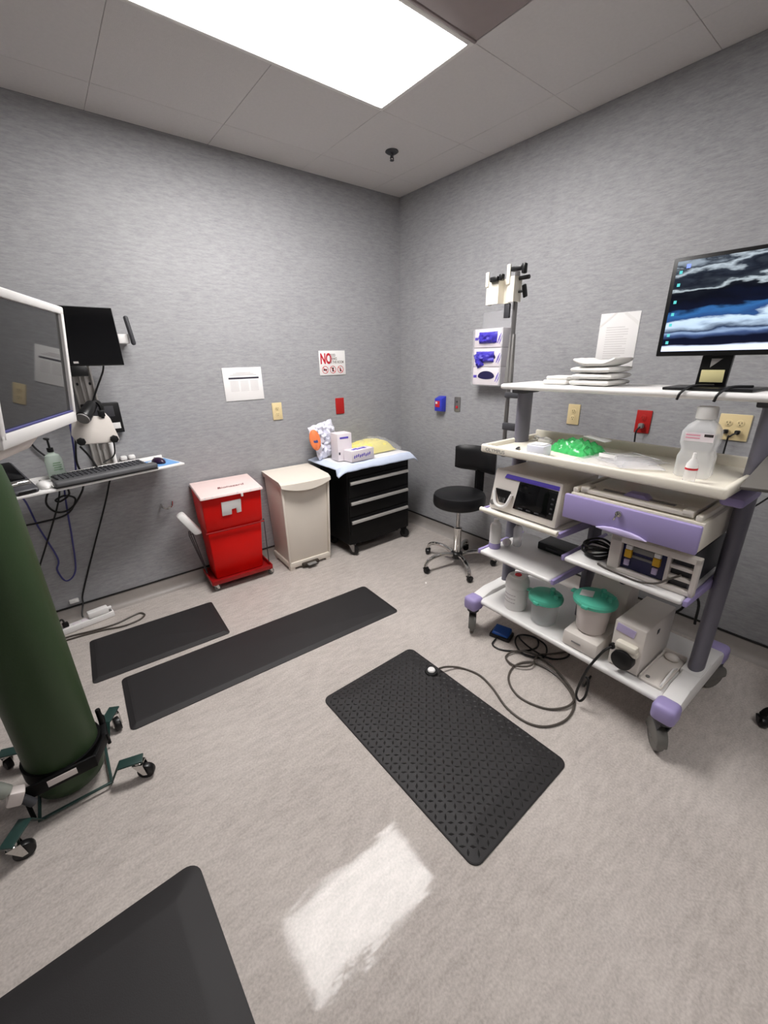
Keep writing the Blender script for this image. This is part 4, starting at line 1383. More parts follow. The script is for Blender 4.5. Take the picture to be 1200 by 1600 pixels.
# monitor on the upper shelf
t = thing('desktop_monitor', 'black desktop monitor showing a landscape on the upper shelf', 'monitor', cw(0.805, 0.265, ZU), CR + R(4))
q = MB()
q.prism([(-0.13, -0.10), (0.13, -0.10), (0.15, 0.06), (-0.12, 0.06)], 0.0, 0.010, 'z', 0.003)
q.obj('stand_base', M['blackp'], t)
q = MB()
q.hexa([(-0.055, -0.005, 0.01), (0.035, -0.005, 0.01), (0.035, 0.02, 0.01), (-0.055, 0.02, 0.01),
        (-0.045, 0.0, 0.27), (0.045, 0.0, 0.27), (0.045, 0.02, 0.27), (-0.045, 0.02, 0.27)], 0.003)
st = q.obj('stand_column', M['blackp'], t)
MB().box((-0.008, -0.0095, 0.046), (0.068, 0.006, 0.042), 0.001, rot=(R(2), 0, 0)).obj('sticky_note', M['note'], st, 'pale yellow note taped to the column')
MB().prism([(-0.02, 0.075), (0.012, 0.105), (-0.02, 0.105)], -0.010, -0.006, 'y').obj('silver_mark', M['alu'], st)
W2, H2, zc = 0.50, 0.325, 0.2775
hd = MB()
hd.box((0.055, -0.014, zc), (W2, 0.028, H2), 0.004)
hd.box((0.055, 0.012, zc), (0.3, 0.03, 0.2), 0.01)
hd.obj('monitor_case', M['blackp'], t)
MB().box((0.055, -0.0285, zc + 0.002), (W2 - 0.030, 0.0015, H2 - 0.030)).obj('screen', M['screen'], t, 'lit landscape picture in dark blue and white')
q = MB()
for k, z_ in enumerate((0.115, 0.075, 0.02, -0.02, -0.055, -0.09, -0.115)):
    q.box((0.055 - W2 / 2 + 0.03, -0.0300, zc + z_), (0.009, 0.0008, 0.010))
q.pieces('desktop_icon', M['icon_teal'], t)
MB().box((0.055 - W2 / 2 + 0.05, -0.0300, zc + 0.132), (0.012, 0.0008, 0.012)).obj('desktop_badge', M['icon_blue'], t)
MB().box((0.20, -0.024, zc - H2 / 2 - 0.004), (0.09, 0.004, 0.030), 0.001).obj('tag_label', M['white'], t, 'white paper tag under the screen edge')
for u, lb in ((0.765, 'left'), (0.875, 'right')):
    tag(MB().tube([cw(u + 0.05, 0.235, ZU + 0.016), cw(u + 0.01, 0.17, ZU + 0.016), cw(u - 0.01, 0.130, ZU - 0.004), cw(u - 0.018, 0.128, ZU - 0.030)], 0.0045).obj('monitor_cable', M['cable']),
        'black cable end hooked over the upper shelf edge below the monitor, %s one of two' % lb, 'cable')

# tray things (tray floor 1.10)
ZT = 1.1008
t = thing('white_cube_pack', 'small pale blue-white block pack at the tray front left', 'pack', cw(0.262, 0.065, ZT), CR + R(6))
MB().box((0, 0, 0.026), (0.085, 0.075, 0.05), 0.006).obj('pack_block', mat('pale_blue_white', (226, 228, 240), 0.5), t)
MB().box((0, 0, 0.0535), (0.07, 0.06, 0.003), 0.001).obj('pack_lid', M['white'], t)
t = thing('green_bag', 'shiny crumpled green plastic bag on the tray', 'bag', cw(0.335, 0.26, ZT), CR + R(-12))
MB().pillow((0, 0, 0), (0.235, 0.16, 0.062), seed=11, amp=0.22, n=26, freq=26).obj('green_film', M['greenbag'], t)
MB().box((0.06, 0.055, 0.066), (0.11, 0.05, 0.006), 0.002, rot=(0, R(6), 0.1)).obj('bag_header', M['white'], t, 'white header strip')
for k, (u, v, rz, sx, sy) in enumerate(((0.50, 0.20, 10, 0.20, 0.24), (0.575, 0.25, -25, 0.20, 0.22), (0.625, 0.20, 35, 0.16, 0.22))):
    t = thing('clear_pouch', ['clear plastic pouch nearest the green bag on the tray', 'clear plastic pouch in the middle of the tray, lying across the others',
              'clear plastic pouch nearest the big bottle on the tray'][k], 'pouch', cw(u, v, ZT + 0.001 + k * 0.0035), CR + R(rz))
    MB().pillow((0, 0, 0), (sx, sy, 0.014 + 0.003 * k), seed=20 + k, amp=0.22, n=14, freq=14).obj('pouch_film', M['clearbag'], t)
    MB().box((0, sy * 0.36, 0.012), (sx * 0.8, 0.012, 0.003), 0.001, rot=(R(-8), 0, 0)).obj('pouch_seal', M['white'], t)
    if k == 0:
        MB().box((0.01, 0.0, 0.016), (0.07, 0.05, 0.006), 0.002, rot=(0.1, 0.1, 0.3)).obj('pouch_insert', M['white'], t)
t = thing('large_clear_bottle', 'large clear squared bottle with a white cap on the tray', 'bottle', cw(0.83, 0.19, ZT), CR + R(8))
def sqring(q, hw, hd_, z, r):
    return [q.verts.new((x, y, z)) for x, y in rrect(hw * 2, hd_ * 2, r, 5)]
q = bmesh.new()
rs = [sqring(q, a_, b_, z_, r_) for a_, b_, z_, r_ in ((0.050, 0.044, 0.0, 0.018), (0.056, 0.048, 0.006, 0.02), (0.056, 0.048, 0.075, 0.02), (0.050, 0.043, 0.092, 0.02), (0.050, 0.043, 0.105, 0.02),
                                                    (0.057, 0.048, 0.125, 0.02), (0.057, 0.048, 0.165, 0.024), (0.045, 0.040, 0.188, 0.03), (0.027, 0.026, 0.203, 0.024), (0.027, 0.026, 0.215, 0.024))]
for a_, b_ in zip(rs, rs[1:]):
    for i in range(len(a_)):
        j = (i + 1) % len(a_)
        q.faces.new((a_[i], a_[j], b_[j], b_[i]))
q.faces.new(rs[0][::-1])
q.faces.new(rs[-1])
MB()._merge(q).obj('bottle_body', M['bottle'], t, ang=50)
MB().lathe([(0, 0.208), (0.031, 0.208), (0.032, 0.212), (0.032, 0.245), (0.029, 0.25), (0, 0.25)], seg=24).obj('bottle_cap', M['white'], t, 'white screw cap')
MB().box((0.0, -0.0487, 0.148), (0.085, 0.001, 0.03)).obj('bottle_label', mat('pale_label', (238, 228, 232), 0.6), t)
q = MB()
for k in range(2):
    q.box((-0.018, -0.0494, 0.155 - 0.010 * k), (0.042, 0.0006, 0.004))
q.obj('label_pink_print', mat('pink_print', (226, 150, 170), 0.6), t, kind='stuff')
MB().box((0.027, -0.0494, 0.156), (0.026, 0.0006, 0.009)).obj('label_black_bar', M['print_blk'], t)
t = thing('dropper_bottle', 'tiny clear bottle with white nozzle before the large clear bottle', 'bottle', cw(0.853, 0.085, ZT), CR)
MB().lathe([(0, 0), (0.018, 0), (0.019, 0.003), (0.019, 0.045), (0, 0.048)], seg=20).obj('bottle_body', M['bottle'], t)
MB().lathe([(0.0195, 0.045), (0.0195, 0.052), (0, 0.053)], seg=20).obj('red_ring', M['print_red'], t, 'dark red ring')
MB().lathe([(0.019, 0.052), (0.017, 0.066), (0.006, 0.085), (0.005, 0.104), (0, 0.105)], seg=20).obj('nozzle', M['white'], t)
t = thing('white_connector', 'crumpled white connector and tubing at the tray back left corner', 'connector', cw(0.10, 0.335, ZT), CR)
q = MB()
q.tube([(-0.06, 0.03, 0.012), (-0.03, 0.0, 0.03), (0.0, 0.02, 0.012), (0.03, -0.01, 0.03), (0.05, 0.02, 0.01), (0.0, 0.04, 0.02), (-0.04, 0.03, 0.01)], 0.006)
q.obj('tubing', M['white'], t)
MB().box((0.02, 0.0, 0.012), (0.07, 0.03, 0.022), 0.006).obj('connector_body', M['white'], t)
t = thing('tray_token', 'tiny dark grey clip lying at the tray front left', 'clip', cw(0.125, 0.10, ZT), CR + R(20))
MB().box((0, 0, 0.006), (0.012, 0.04, 0.012), 0.003).obj('clip_body', M['dgrey'], t)
MB().cyl((0, 0.018, 0.007), (0, 0.026, 0.007), 0.004, seg=10).obj('clip_tip', M['steel'], t)

# scope hanger pole behind the cart's left end
t = thing('scope_hanger', 'grey pole with a white scope hanger bracket behind the cart', 'hanger', cw(-0.155, 0.36, 0), CR)
MB().cyl((0, 0, 0.98), (0, 0, 1.93), 0.012, seg=16).obj('pole', M['steel'], t)
q = MB()
q.box((0.065, -0.02, 1.16), (0.13, 0.03, 0.04), 0.008)
q.box((0.065, -0.02, 1.33), (0.13, 0.03, 0.03), 0.008)
q.pieces('pole_clamp', M['dgrey'], t)
q = MB()
q.prism([(-0.165, 0.0), (-0.155, -0.05), (-0.075, -0.05), (-0.065, -0.015), (-0.03, -0.015), (-0.02, -0.05), (0.0, -0.055), (0.025, -0.055), (0.03, 0.0), (0.026, 0.004), (0.02, -0.046), (-0.012, -0.042), (-0.026, -0.008), (-0.07, -0.008), (-0.082, -0.042), (-0.148, -0.042), (-0.158, 0.004)], 1.79, 1.905, 'z')
q.box((-0.15, -0.05, 1.91), (0.022, 0.01, 0.07), 0.004)
q.box((-0.012, -0.055, 1.915), (0.022, 0.01, 0.09), 0.004)
hb = q.obj('hanger_bracket', M['cream'], t, 'folded white metal bracket')
q = MB()
q.box((-0.10, -0.052, 1.905), (0.05, 0.03, 0.026), 0.006)
q.box((-0.06, -0.048, 1.91), (0.022, 0.026, 0.03), 0.005)
q.obj('scope_clip', M['blackp'], t)
q = MB()
q.box((0.035, -0.05, 1.935), (0.065, 0.03, 0.022), 0.006)
q.box((0.075, -0.05, 1.93), (0.02, 0.025, 0.045), 0.005)
q.obj('scope_clip', M['blackp'], t)
q = MB()
q.cyl((0.03, -0.02, 1.895), (0.085, -0.02, 1.895), 0.010, seg=12)
q.cyl((0.03, -0.02, 1.835), (0.06, -0.02, 1.835), 0.006, seg=10)
q.box((0.065, -0.02, 1.835), (0.012, 0.03, 0.06), 0.005, rot=(R(20), 0, 0))
q.obj('clamp_screw', M['blackp'], t)
MB().box((-0.045, -0.004, 1.755), (0.035, 0.014, 0.07), 0.003).obj('black_hook', M['dgrey'], t)
MB().hexa([(-0.03, -0.012, 1.36), (0.02, -0.012, 1.36), (0.02, 0.012, 1.36), (-0.03, 0.012, 1.36), (-0.012, -0.01, 1.64), (0.014, -0.01, 1.64), (0.014, 0.01, 1.64), (-0.012, 0.01, 1.64)], 0.004).obj('pole_sleeve', M['grey'], t)

# cables under the cart
def floor_cable(name, label, pts, r, m, cat='cable'):
    return tag(MB().tube(pts, r, seg=8, sub=8).obj(name, m), label, cat)
t = thing('foot_pedal', 'small blue foot pedal on the floor under the cart', 'foot pedal', (-0.85, -1.86, 0), R(-75))
MB().box((0, 0, 0.012), (0.12, 0.085, 0.024), 0.006).obj('pedal_base', M['blackp'], t)
MB().hexa([(-0.05, -0.038, 0.022), (0.05, -0.038, 0.022), (0.05, 0.038, 0.022), (-0.05, 0.038, 0.022),
           (-0.046, -0.034, 0.036), (0.046, -0.034, 0.036), (0.046, 0.034, 0.052), (-0.046, 0.034, 0.052)], 0.006).obj('pedal_plate', M['pedalblue'], t)
floor_cable('floor_cable', 'black cable tangled in loops on the floor under the cart front', [(-0.90, -1.86, 0.01), (-0.96, -1.88, 0.006), (-0.95, -1.95, 0.006), (-0.86, -2.03, 0.006), (-0.78, -2.05, 0.006), (-0.72, -2.0, 0.006), (-0.78, -1.93, 0.012),
            (-0.86, -1.96, 0.015), (-0.90, -2.04, 0.012), (-0.84, -2.12, 0.008), (-0.75, -2.08, 0.014), (-0.74, -1.98, 0.016), (-0.80, -1.94, 0.02), (-0.84, -2.05, 0.018), (-0.82, -2.16, 0.012), (-0.72, -2.2, 0.008), (-0.62, -2.12, 0.006), (-0.55, -2.0, 0.006)], 0.0048, M['cable'])
floor_cable('looped_cable', 'dark cable looping on the floor between tread mat and cart', [(-1.345, -1.838, 0.030), (-1.300, -1.848, 0.022), (-1.237, -1.888, 0.006), (-1.205, -1.98, 0.006), (-1.225, -2.08, 0.006), (-1.275, -2.2, 0.006), (-1.275, -2.31, 0.006), (-1.22, -2.38, 0.006),
            (-1.11, -2.41, 0.006), (-0.99, -2.37, 0.006), (-0.91, -2.24, 0.006), (-0.92, -2.11, 0.012), (-1.01, -2.06, 0.006), (-1.12, -2.10, 0.006), (-1.175, -2.2, 0.006), (-1.14, -2.32, 0.006), (-1.05, -2.38, 0.013), (-0.96, -2.35, 0.014), (-0.88, -2.2, 0.018), (-0.87, -2.08, 0.02), (-0.92, -2.0, 0.016), (-0.99, -1.99, 0.008), (-1.02, -2.06, 0.016), (-0.96, -2.12, 0.02), (-0.86, -2.1, 0.018), (-0.78, -2.14, 0.012), (-0.66, -2.2, 0.006)], 0.0052, M['gcable2'])
t = thing('round_foot_switch', 'small round foot switch with white button on the tread mat', 'foot switch', (-1.388, -1.822, 0.0195), R(0))
MB().lathe([(0, 0), (0.033, 0), (0.034, 0.004), (0.030, 0.010), (0, 0.012)]).obj('switch_base', M['blackp'], t)
MB().lathe([(0, 0.011), (0.019, 0.011), (0.020, 0.014), (0.017, 0.02), (0, 0.022)]).obj('switch_button', M['white'], t, 'white round button')
tag(MB().tube([(-0.03, -2.66, 0.82), (-0.05, -2.75, 0.93), (-0.06, -2.9, 1.0), (-0.05, -3.2, 1.02), (-0.012, -3.4, 0.98)], 0.004).obj('wall_cable', M['cable']), 'thin black cable hanging on the right wall beyond the cart', 'cable')
tag(MB().tube([cw(0.5, 0.53, 0.55), cw(0.62, 0.54, 0.42), cw(0.76, 0.55, 0.47), cw(0.82, 0.56, 0.38), cw(0.78, 0.57, 0.3)], 0.006).obj('rear_cable', M['cable']), 'black cable hanging behind the cart above the flushing pump', 'cable')
tag(MB().tube([cw(0.70, 0.55, 0.66), cw(0.72, 0.56, 0.5), cw(0.86, 0.57, 0.44), cw(0.88, 0.57, 0.30)], 0.006).obj('rear_cable', M['cable']), 'second black cable behind the cart, nearer the right post', 'cable')

# ------------------------------------------------------------------ left workstation on the back wall
t = thing('wall_track', 'aluminium wall channel carrying the small black monitor and keyboard tray', 'wall mount', (-2.41, 0, 0.93), 0)
q = MB()
q.box((0, -0.006, 0.42), (0.10, 0.012, 0.84), 0.002)
for x in (-0.045, -0.012, 0.012, 0.045):
    q.box((x, -0.018, 0.42), (0.010, 0.018, 0.84), 0.002)
q.obj('channel', M['alu'], t)
q = MB()
for z in (0.2, 0.5, 0.505):
    for x in (-0.03, 0.03):
        q.cyl((x, -0.012, z), (x, -0.016, z), 0.006, seg=8)
q.pieces('screw', M['dgrey'], t)
q = MB()
q.box((0.0, -0.07, 0.72), (0.05, 0.10, 0.05), 0.008)
q.cyl((0, -0.12, 0.69), (0, -0.12, 0.75), 0.025)
q.obj('monitor_arm', M['alu'], t)
q = MB()
q.box((0.0, -0.13, -0.004), (0.06, 0.24, 0.022), 0.006)
q.box((0.06, -0.20, -0.004), (0.20, 0.06, 0.020), 0.006)
q.obj('tray_arm', M['alu'], t)
for x in (0.105, 0.15):
    MB().box((x, -0.02, 0.055), (0.036, 0.036, 0.028), 0.008).obj('cable_holder', M['white'], t)
MB().cyl((0.055, -0.035, 0.03), (0.055, -0.035, 0.16), 0.012, seg=14).obj('tilt_post', M['white'], t)
t = thing('small_wall_monitor', 'small all-black wall monitor at the left, screen off', 'monitor', (-2.43, -0.225, 1.67), R(0))
MB().box((0, -0.012, 0), (0.42, 0.026, 0.285), 0.004).obj('monitor_case', M['blackp'], t)
MB().box((0, -0.0255, 0.002), (0.414, 0.0015, 0.274)).obj('screen', M['blackscreen'], t)
MB().box((0, 0.02, 0), (0.24, 0.05, 0.17), 0.012).obj('rear_housing', M['blackp'], t)
MB().box((-0.005, -0.0265, -0.125), (0.022, 0.001, 0.010)).obj('silver_badge', M['alu'], t)
MB().box((0.0, 0.0, -0.167), (0.075, 0.05, 0.05), 0.004).obj('pivot_block', M['blackp'], t)
t.rotation_euler = (R(-3), 0, 0)
t = thing('wall_arm_pad', 'grey rounded pad on a small white bracket right of the black monitor', 'bracket', (-2.155, 0, 1.70), 0)
MB().box((-0.015, -0.045, -0.03), (0.055, 0.09, 0.05), 0.004).obj('bracket_box', M['white'], t)
MB().box((0.02, -0.105, 0.012), (0.024, 0.03, 0.155), 0.011, rot=(R(-3), R(-5), 0), seg=3).obj('pad_bar', M['dgrey'], t)
t = thing('thin_client', 'small black computer box with a white label on the back wall', 'computer', (-2.36, 0, 1.235), 0)
MB().box((0, -0.028, 0), (0.185, 0.055, 0.175), 0.004).obj('case', M['blackp'], t)
MB().box((0.035, -0.0565, -0.045), (0.085, 0.002, 0.035), 0.0005).obj('white_label', M['white'], t)
MB().box((0.0, -0.0565, 0.04), (0.12, 0.002, 0.06), 0.0008).obj('vent_panel', M['dgrey'], t)
# white bracket plate with two knobs, scanner on it
t = thing('bracket_plate', 'white bracket plate with two black knobs above the keyboard tray', 'bracket', (-2.437, -0.31, 1.215), R(4))
q = MB()
q.prism([(-0.105, -0.02), (-0.085, -0.075), (0.095, -0.085), (0.105, -0.07), (0.085, 0.045), (0.060, 0.088), (0.035, 0.062), (-0.03, 0.07), (-0.085, 0.055)], -0.008, 0.008, 'y', 0.005)
q.obj('plate', M['device'], t)
for x, z in ((-0.072, -0.058), (0.078, -0.064)):
    MB().cyl((x, -0.007, z), (x, -0.028, z), 0.021, seg=7, bev=0.004).obj('knob', M['blackp'], t)
q = MB()
q.box((0.0, 0.06, -0.03), (0.05, 0.12, 0.05), 0.008)
q.cyl((0.02, 0.03, -0.12), (0.02, 0.03, -0.04), 0.013)
q.obj('plate_arm', M['alu'], t)
q = MB()
q.box((0.05, -0.004, 0.075), (0.03, 0.03, 0.035), 0.006)
q.obj('scanner_cradle', M['blackp'], t)
t = thing('barcode_scanner', 'dark grey handheld scanner resting on the white bracket plate', 'scanner', (-2.437, -0.335, 1.305), R(8))
q = MB()
q.cyl((-0.045, -0.045, -0.025), (0.025, 0.03, 0.035), 0.034, 0.026, seg=20, bev=0.008)
q.obj('scanner_head', M['blackp'], t)
q = MB()
q.cyl((-0.0445, -0.0445, -0.0245), (-0.0500, -0.0505, -0.0295), 0.031, seg=20, bev=0.003)
q.obj('scan_window', M['grey'], t, 'grey scan window')
MB().tube([(0.02, 0.03, 0.035), (0.045, 0.03, 0.045), (0.06, 0.02, 0.02), (0.055, 0.02, -0.04)], 0.013, r_end=0.011).obj('scanner_handle', M['blackp'], t)

# keyboard tray
KA = R(13.5)
KO = Vector((-2.83, -0.495, 0.945))
def kw(x, y, z=0.0):
    return KO + Matrix.Rotation(KA, 3, 'Z') @ Vector((x, y, z))
t = thing('keyboard_tray', 'long narrow white keyboard tray on the wall mount', 'tray', KO, KA)
MB().box((0.385, 0.145, 0.007), (0.89, 0.29, 0.014), 0.005).obj('tray_board', M['white'], t)
MB().box((0.385, 0.293, 0.014), (0.89, 0.012, 0.03), 0.004).obj('tray_lip', M['white'], t)
ZK = 0.0148
t = thing('keyboard', 'black computer keyboard on the wall tray', 'keyboard', kw(0.43, 0.135, ZK), KA)
MB().hexa([(-0.225, -0.075, 0), (0.225, -0.075, 0), (0.225, 0.075, 0), (-0.225, 0.075, 0), (-0.223, -0.073, 0.014), (0.223, -0.073, 0.014), (0.223, 0.073, 0.026), (-0.223, 0.073, 0.026)], 0.003).obj('case', M['blackp'], t)
q = MB()
for r_ in range(5):
    for k in range(20):
        if 14 < k < 15:
            continue
        q.box((-0.209 + k * 0.022, -0.055 + r_ * 0.0265, 0.0185 + 0.0022 * r_), (0.018, 0.021, 0.007), 0.0015, seg=1)
q.obj('keys', M['dgrey'], t, kind='stuff')
t = thing('wrist_rest', 'long dark grey wrist rest in front of the keyboard', 'wrist rest', kw(0.42, 0.022, ZK), KA)
MB().box((0, 0, 0.016), (0.50, 0.060, 0.032), 0.012, seg=3).obj('rest_pad', mat('charcoal_gel', (88, 88, 90), 0.5), t)
MB().box((0, 0, 0.001), (0.50, 0.056, 0.002)).obj('rest_base', M['blackp'], t)
t = thing('mouse_pad', 'small blue mouse pad at the right end of the keyboard tray', 'mouse pad', kw(0.745, 0.125, ZK), KA)
MB().box((0, 0, 0.0015), (0.135, 0.20, 0.003), 0.001).obj('pad_top', M['padblue'], t)
MB().box((-0.03, 0.04, 0.0033), (0.04, 0.06, 0.0006)).obj('pad_print', M['white'], t, 'pale printed patch')
def mouse(label, loc, rz, m, g):
    t = thing('computer_mouse', label, 'mouse', loc, rz)
    MB().ball((0, 0, 0.003), 0.05, (0.62, 1.05, 0.62)).obj('mouse_shell', m, t)
    for v in t.children[0].data.vertices:
        if v.co.z < 0.0005:
            v.co.z = 0.0005
    MB().cyl((-0.004, 0.026, 0.031), (0.004, 0.026, 0.031), 0.006, seg=12).obj('scroll_wheel', g, t)
mouse('dark purple computer mouse on the blue mouse pad', kw(0.725, 0.11, ZK + 0.0045), KA + 0.2, M['wine'], M['white'])
mouse('white computer mouse between the phone-like device and keyboard', kw(0.143, 0.085, ZK), KA + 0.1, M['white'], M['grey'])
t = thing('sanitizer_bottle', 'pale green hand sanitizer pump bottle behind the keyboard', 'bottle', kw(0.25, 0.25, ZK), KA)
MB().lathe([(0, 0), (0.036, 0), (0.040, 0.005), (0.040, 0.10), (0.032, 0.125), (0.016, 0.135), (0.016, 0.145), (0, 0.145)], sx=1.0, sy=0.75).obj('bottle_body', M['water'], t)
q = MB()
q.cyl((0, 0, 0.142), (0, 0, 0.165), 0.015, seg=16, bev=0.002)
q.cyl((0, 0, 0.165), (0, 0, 0.212), 0.005, seg=10)
q.box((-0.006, -0.012, 0.214), (0.018, 0.045, 0.010), 0.003)
q.obj('pump_top', M['blackp'], t, 'black pump top')
q = MB()
for k in range(4):
    q.box((0.004, -0.0302, 0.05 + k * 0.012), (0.04 - 0.006 * (k % 2), 0.001, 0.004))
q.obj('printed_label', mat('green_print', (120, 160, 120), 0.6), t, kind='stuff')
t = thing('card_terminal', 'black hand-held device in a grey cradle at the left tray end', 'device', kw(0.045, 0.115, ZK), KA + R(8))
MB().hexa([(-0.052, -0.11, 0), (0.052, -0.11, 0), (0.052, 0.11, 0), (-0.052, 0.11, 0), (-0.05, -0.105, 0.022), (0.05, -0.105, 0.022), (0.055, 0.14, 0.125), (-0.055, 0.14, 0.125)], 0.010).obj('cradle', M['dgrey'], t)
q = MB()
q.hexa([(-0.038, -0.02, 0.050), (0.038, -0.02, 0.050), (0.042, 0.125, 0.112), (-0.042, 0.125, 0.112), (-0.038, -0.024, 0.062), (0.038, -0.024, 0.062), (0.042, 0.121, 0.126), (-0.042, 0.121, 0.126)], 0.003)
q.obj('dark_panel', M['blackscreen'], t)
q = MB()
q.cyl((-0.040, -0.055, 0.046), (0.040, -0.055, 0.046), 0.016, seg=16, bev=0.005)
q.obj('chrome_bar', M['chrome'], t, 'shiny chrome bar')
q = MB()
q.box((0, -0.1115, 0.012), (0.07, 0.003, 0.012), 0.001)
q.obj('front_slot', M['blackp'], t)

def cbl(name, label, pts, r, m):
    return tag(MB().tube(pts, r, seg=8, sub=8).obj(name, m), label, 'cable')
cbl('monitor_cable', 'black cable dropping straight from the small black monitor', [(-2.295, -0.10, 1.56), (-2.305, -0.05, 1.50), (-2.353, -0.04, 1.408), (-2.395, -0.04, 1.325)], 0.005, M['cable'])
cbl('hanging_cable', 'straight black cord from under the keyboard tray to the power strip', [(-2.385, -0.20, 0.940), (-2.405, -0.05, 0.872), (-2.462, -0.022, 0.72), (-2.58, -0.02, 0.455), (-2.698, -0.022, 0.183), (-2.715, -0.045, 0.12), (-2.735, -0.085, 0.07), (-2.735, -0.10, 0.052)], 0.005, M['cable'])
cbl('network_cable', 'blue network cable hanging in a long loop below the tray', [(-2.84, -0.30, 0.94), (-2.822, -0.06, 0.835), (-2.804, -0.03, 0.66), (-2.766, -0.03, 0.45), (-2.785, -0.03, 0.373), (-2.76, -0.03, 0.291), (-2.702, -0.03, 0.343), (-2.671, -0.03, 0.548), (-2.654, -0.03, 0.718), (-2.64, -0.06, 0.84), (-2.63, -0.2, 0.94)], 0.0048, M['bcable'])
cbl('left_cord', 'black cord crossing the blue cable, ending behind the green cylinder', [(-2.655, -0.2, 0.94), (-2.665, -0.06, 0.84), (-2.713, -0.045, 0.719), (-2.806, -0.045, 0.53), (-2.872, -0.03, 0.389), (-2.93, -0.03, 0.2)], 0.0048, M['cable'])
cbl('bundled_cord', 'black cord looped in a bundle right under the keyboard tray', [(-2.54, -0.25, 0.94), (-2.56, -0.10, 0.84), (-2.63, -0.06, 0.745), (-2.70, -0.06, 0.735), (-2.735, -0.07, 0.80), (-2.70, -0.09, 0.88), (-2.64, -0.12, 0.92), (-2.62, -0.09, 0.84), (-2.67, -0.08, 0.80), (-2.69, -0.07, 0.81), (-2.64, -0.065, 0.825), (-2.60, -0.06, 0.79), (-2.66, -0.05, 0.71), (-2.78, -0.04, 0.69), (-2.95, -0.04, 0.69)], 0.0055, M['cable'])
cbl('blue_lead', 'short blue lead running down beside the white bracket plate', [(-2.52, -0.06, 1.30), (-2.53, -0.07, 1.18), (-2.545, -0.08, 1.05), (-2.56, -0.10, 0.965)], 0.005, M['bcable'])
cbl('crossed_lead', 'black lead crossing behind the white bracket plate', [(-2.50, -0.09, 1.22), (-2.53, -0.10, 1.10), (-2.545, -0.11, 1.02), (-2.54, -0.12, 0.965)], 0.0055, M['cable'])
cbl('crossed_lead', 'black lead leaning right just above the keyboard, under the plate', [(-2.51, -0.10, 1.10), (-2.48, -0.10, 1.04), (-2.455, -0.11, 0.965)], 0.0055, M['cable'])
cbl('wall_lead', 'black lead running down the wall left of the sanitizer bottle', [(-2.72, -0.01, 1.22), (-2.715, -0.012, 1.12), (-2.65, -0.02, 1.02), (-2.62, -0.05, 0.965)], 0.005, M['cable'])
cbl('plate_lead', 'short black lead hanging from the white bracket plate on its right', [(-2.345, -0.12, 1.16), (-2.345, -0.10, 1.08), (-2.36, -0.09, 1.02), (-2.42, -0.10, 0.99)], 0.004, M['cable'])

# power strip on the floor
t = thing('power_strip', 'white power strip on the floor against the back wall', 'power strip', (-2.725, -0.115, 0.0), R(8))
MB().box((0, 0, 0.02), (0.30, 0.055, 0.038), 0.006).obj('strip_case', M['white'], t)
for k in range(5):
    MB().box((-0.10 + k * 0.048, 0.0, 0.0395), (0.034, 0.03, 0.003), 0.001).obj('receptacle', M['box'], t)
MB().box((0.135, -0.004, 0.0415), (0.016, 0.022, 0.008), 0.002).obj('rocker_switch', M['grey'], t)
t = thing('charger_block', 'white charger block plugged into the right of the power strip', 'charger', (-2.655, -0.105, 0.0405), R(8))
MB().box((0, 0, 0.02), (0.11, 0.05, 0.038), 0.006).obj('charger_case', M['white'], t)
MB().cyl((0.055, 0.0, 0.02), (0.075, 0.0, 0.02), 0.010, seg=12, bev=0.002).obj('cord_end', M['white'], t)
t = thing('black_plug', 'black plug at the left end of the power strip', 'plug', (-2.825, -0.13, 0.0415), R(8))
MB().box((0, 0, 0.014), (0.032, 0.032, 0.028), 0.006).obj('plug_body', M['blackp'], t)
MB().tube([(0, 0, 0.026), (-0.01, 0.01, 0.05), (-0.03, 0.02, 0.03), (-0.07, 0.03, 0.0), (-0.11, 0.02, -0.03)], 0.005).obj('cord', M['cable'], t)
cbl('strip_cord', 'grey cord looping on the floor in front of the power strip', [(-2.87, -0.15, 0.018), (-2.86, -0.19, 0.006), (-2.80, -0.20, 0.006), (-2.69, -0.225, 0.006), (-2.58, -0.232, 0.006), (-2.49, -0.205, 0.006), (-2.44, -0.20, 0.006), (-2.425, -0.245, 0.006), (-2.47, -0.285, 0.006), (-2.56, -0.29, 0.006), (-2.66, -0.255, 0.006), (-2.78, -0.235, 0.006), (-2.88, -0.225, 0.006), (-2.98, -0.2, 0.006)], 0.0055, M['gcable2'])
tag(MB().box((-2.755, -0.012, 0.137), (0.05, 0.022, 0.026), 0.005).obj('cable_clip', M['white']), 'small white cable clip low on the back wall', 'clip')

# ------------------------------------------------------------------ green gas cylinder on a wheeled stand
CY = Vector((-2.862, -1.265, 0))
t = thing('gas_cylinder', 'tall dark green gas cylinder at the left edge', 'gas cylinder', CY + Vector((-0.004, -0.065, 0)))
MB().lathe([(0, 0.034), (0.085, 0.034), (0.108, 0.05), (0.115, 0.085), (0.115, 1.18), (0.108, 1.25), (0.085, 1.31), (0.05, 1.35), (0.032, 1.37), (0.032, 1.40), (0, 1.40)], seg=48).obj('cylinder_body', M['green'], t, ang=60)
MB().cyl((0, 0, 1.40), (0, 0, 1.46), 0.018).obj('valve', M['chrome'], t)
t = thing('cylinder_stand', 'dark teal four-wheeled stand with a black collar around the cylinder', 'stand', CY)
q = MB()
for s_ in (-1, 1):
    q.box((s_ * 0.110, -0.03, 0.024), (0.010, 0.32, 0.008), 0.002)
    q.box((0, -0.19 if s_ < 0 else 0.12, 0.024), (0.23, 0.010, 0.008), 0.002)
q.box((0, -0.02, 0.0255), (0.19, 0.02, 0.008), 0.001)
q.obj('base_frame', M['tealsteel'], t)
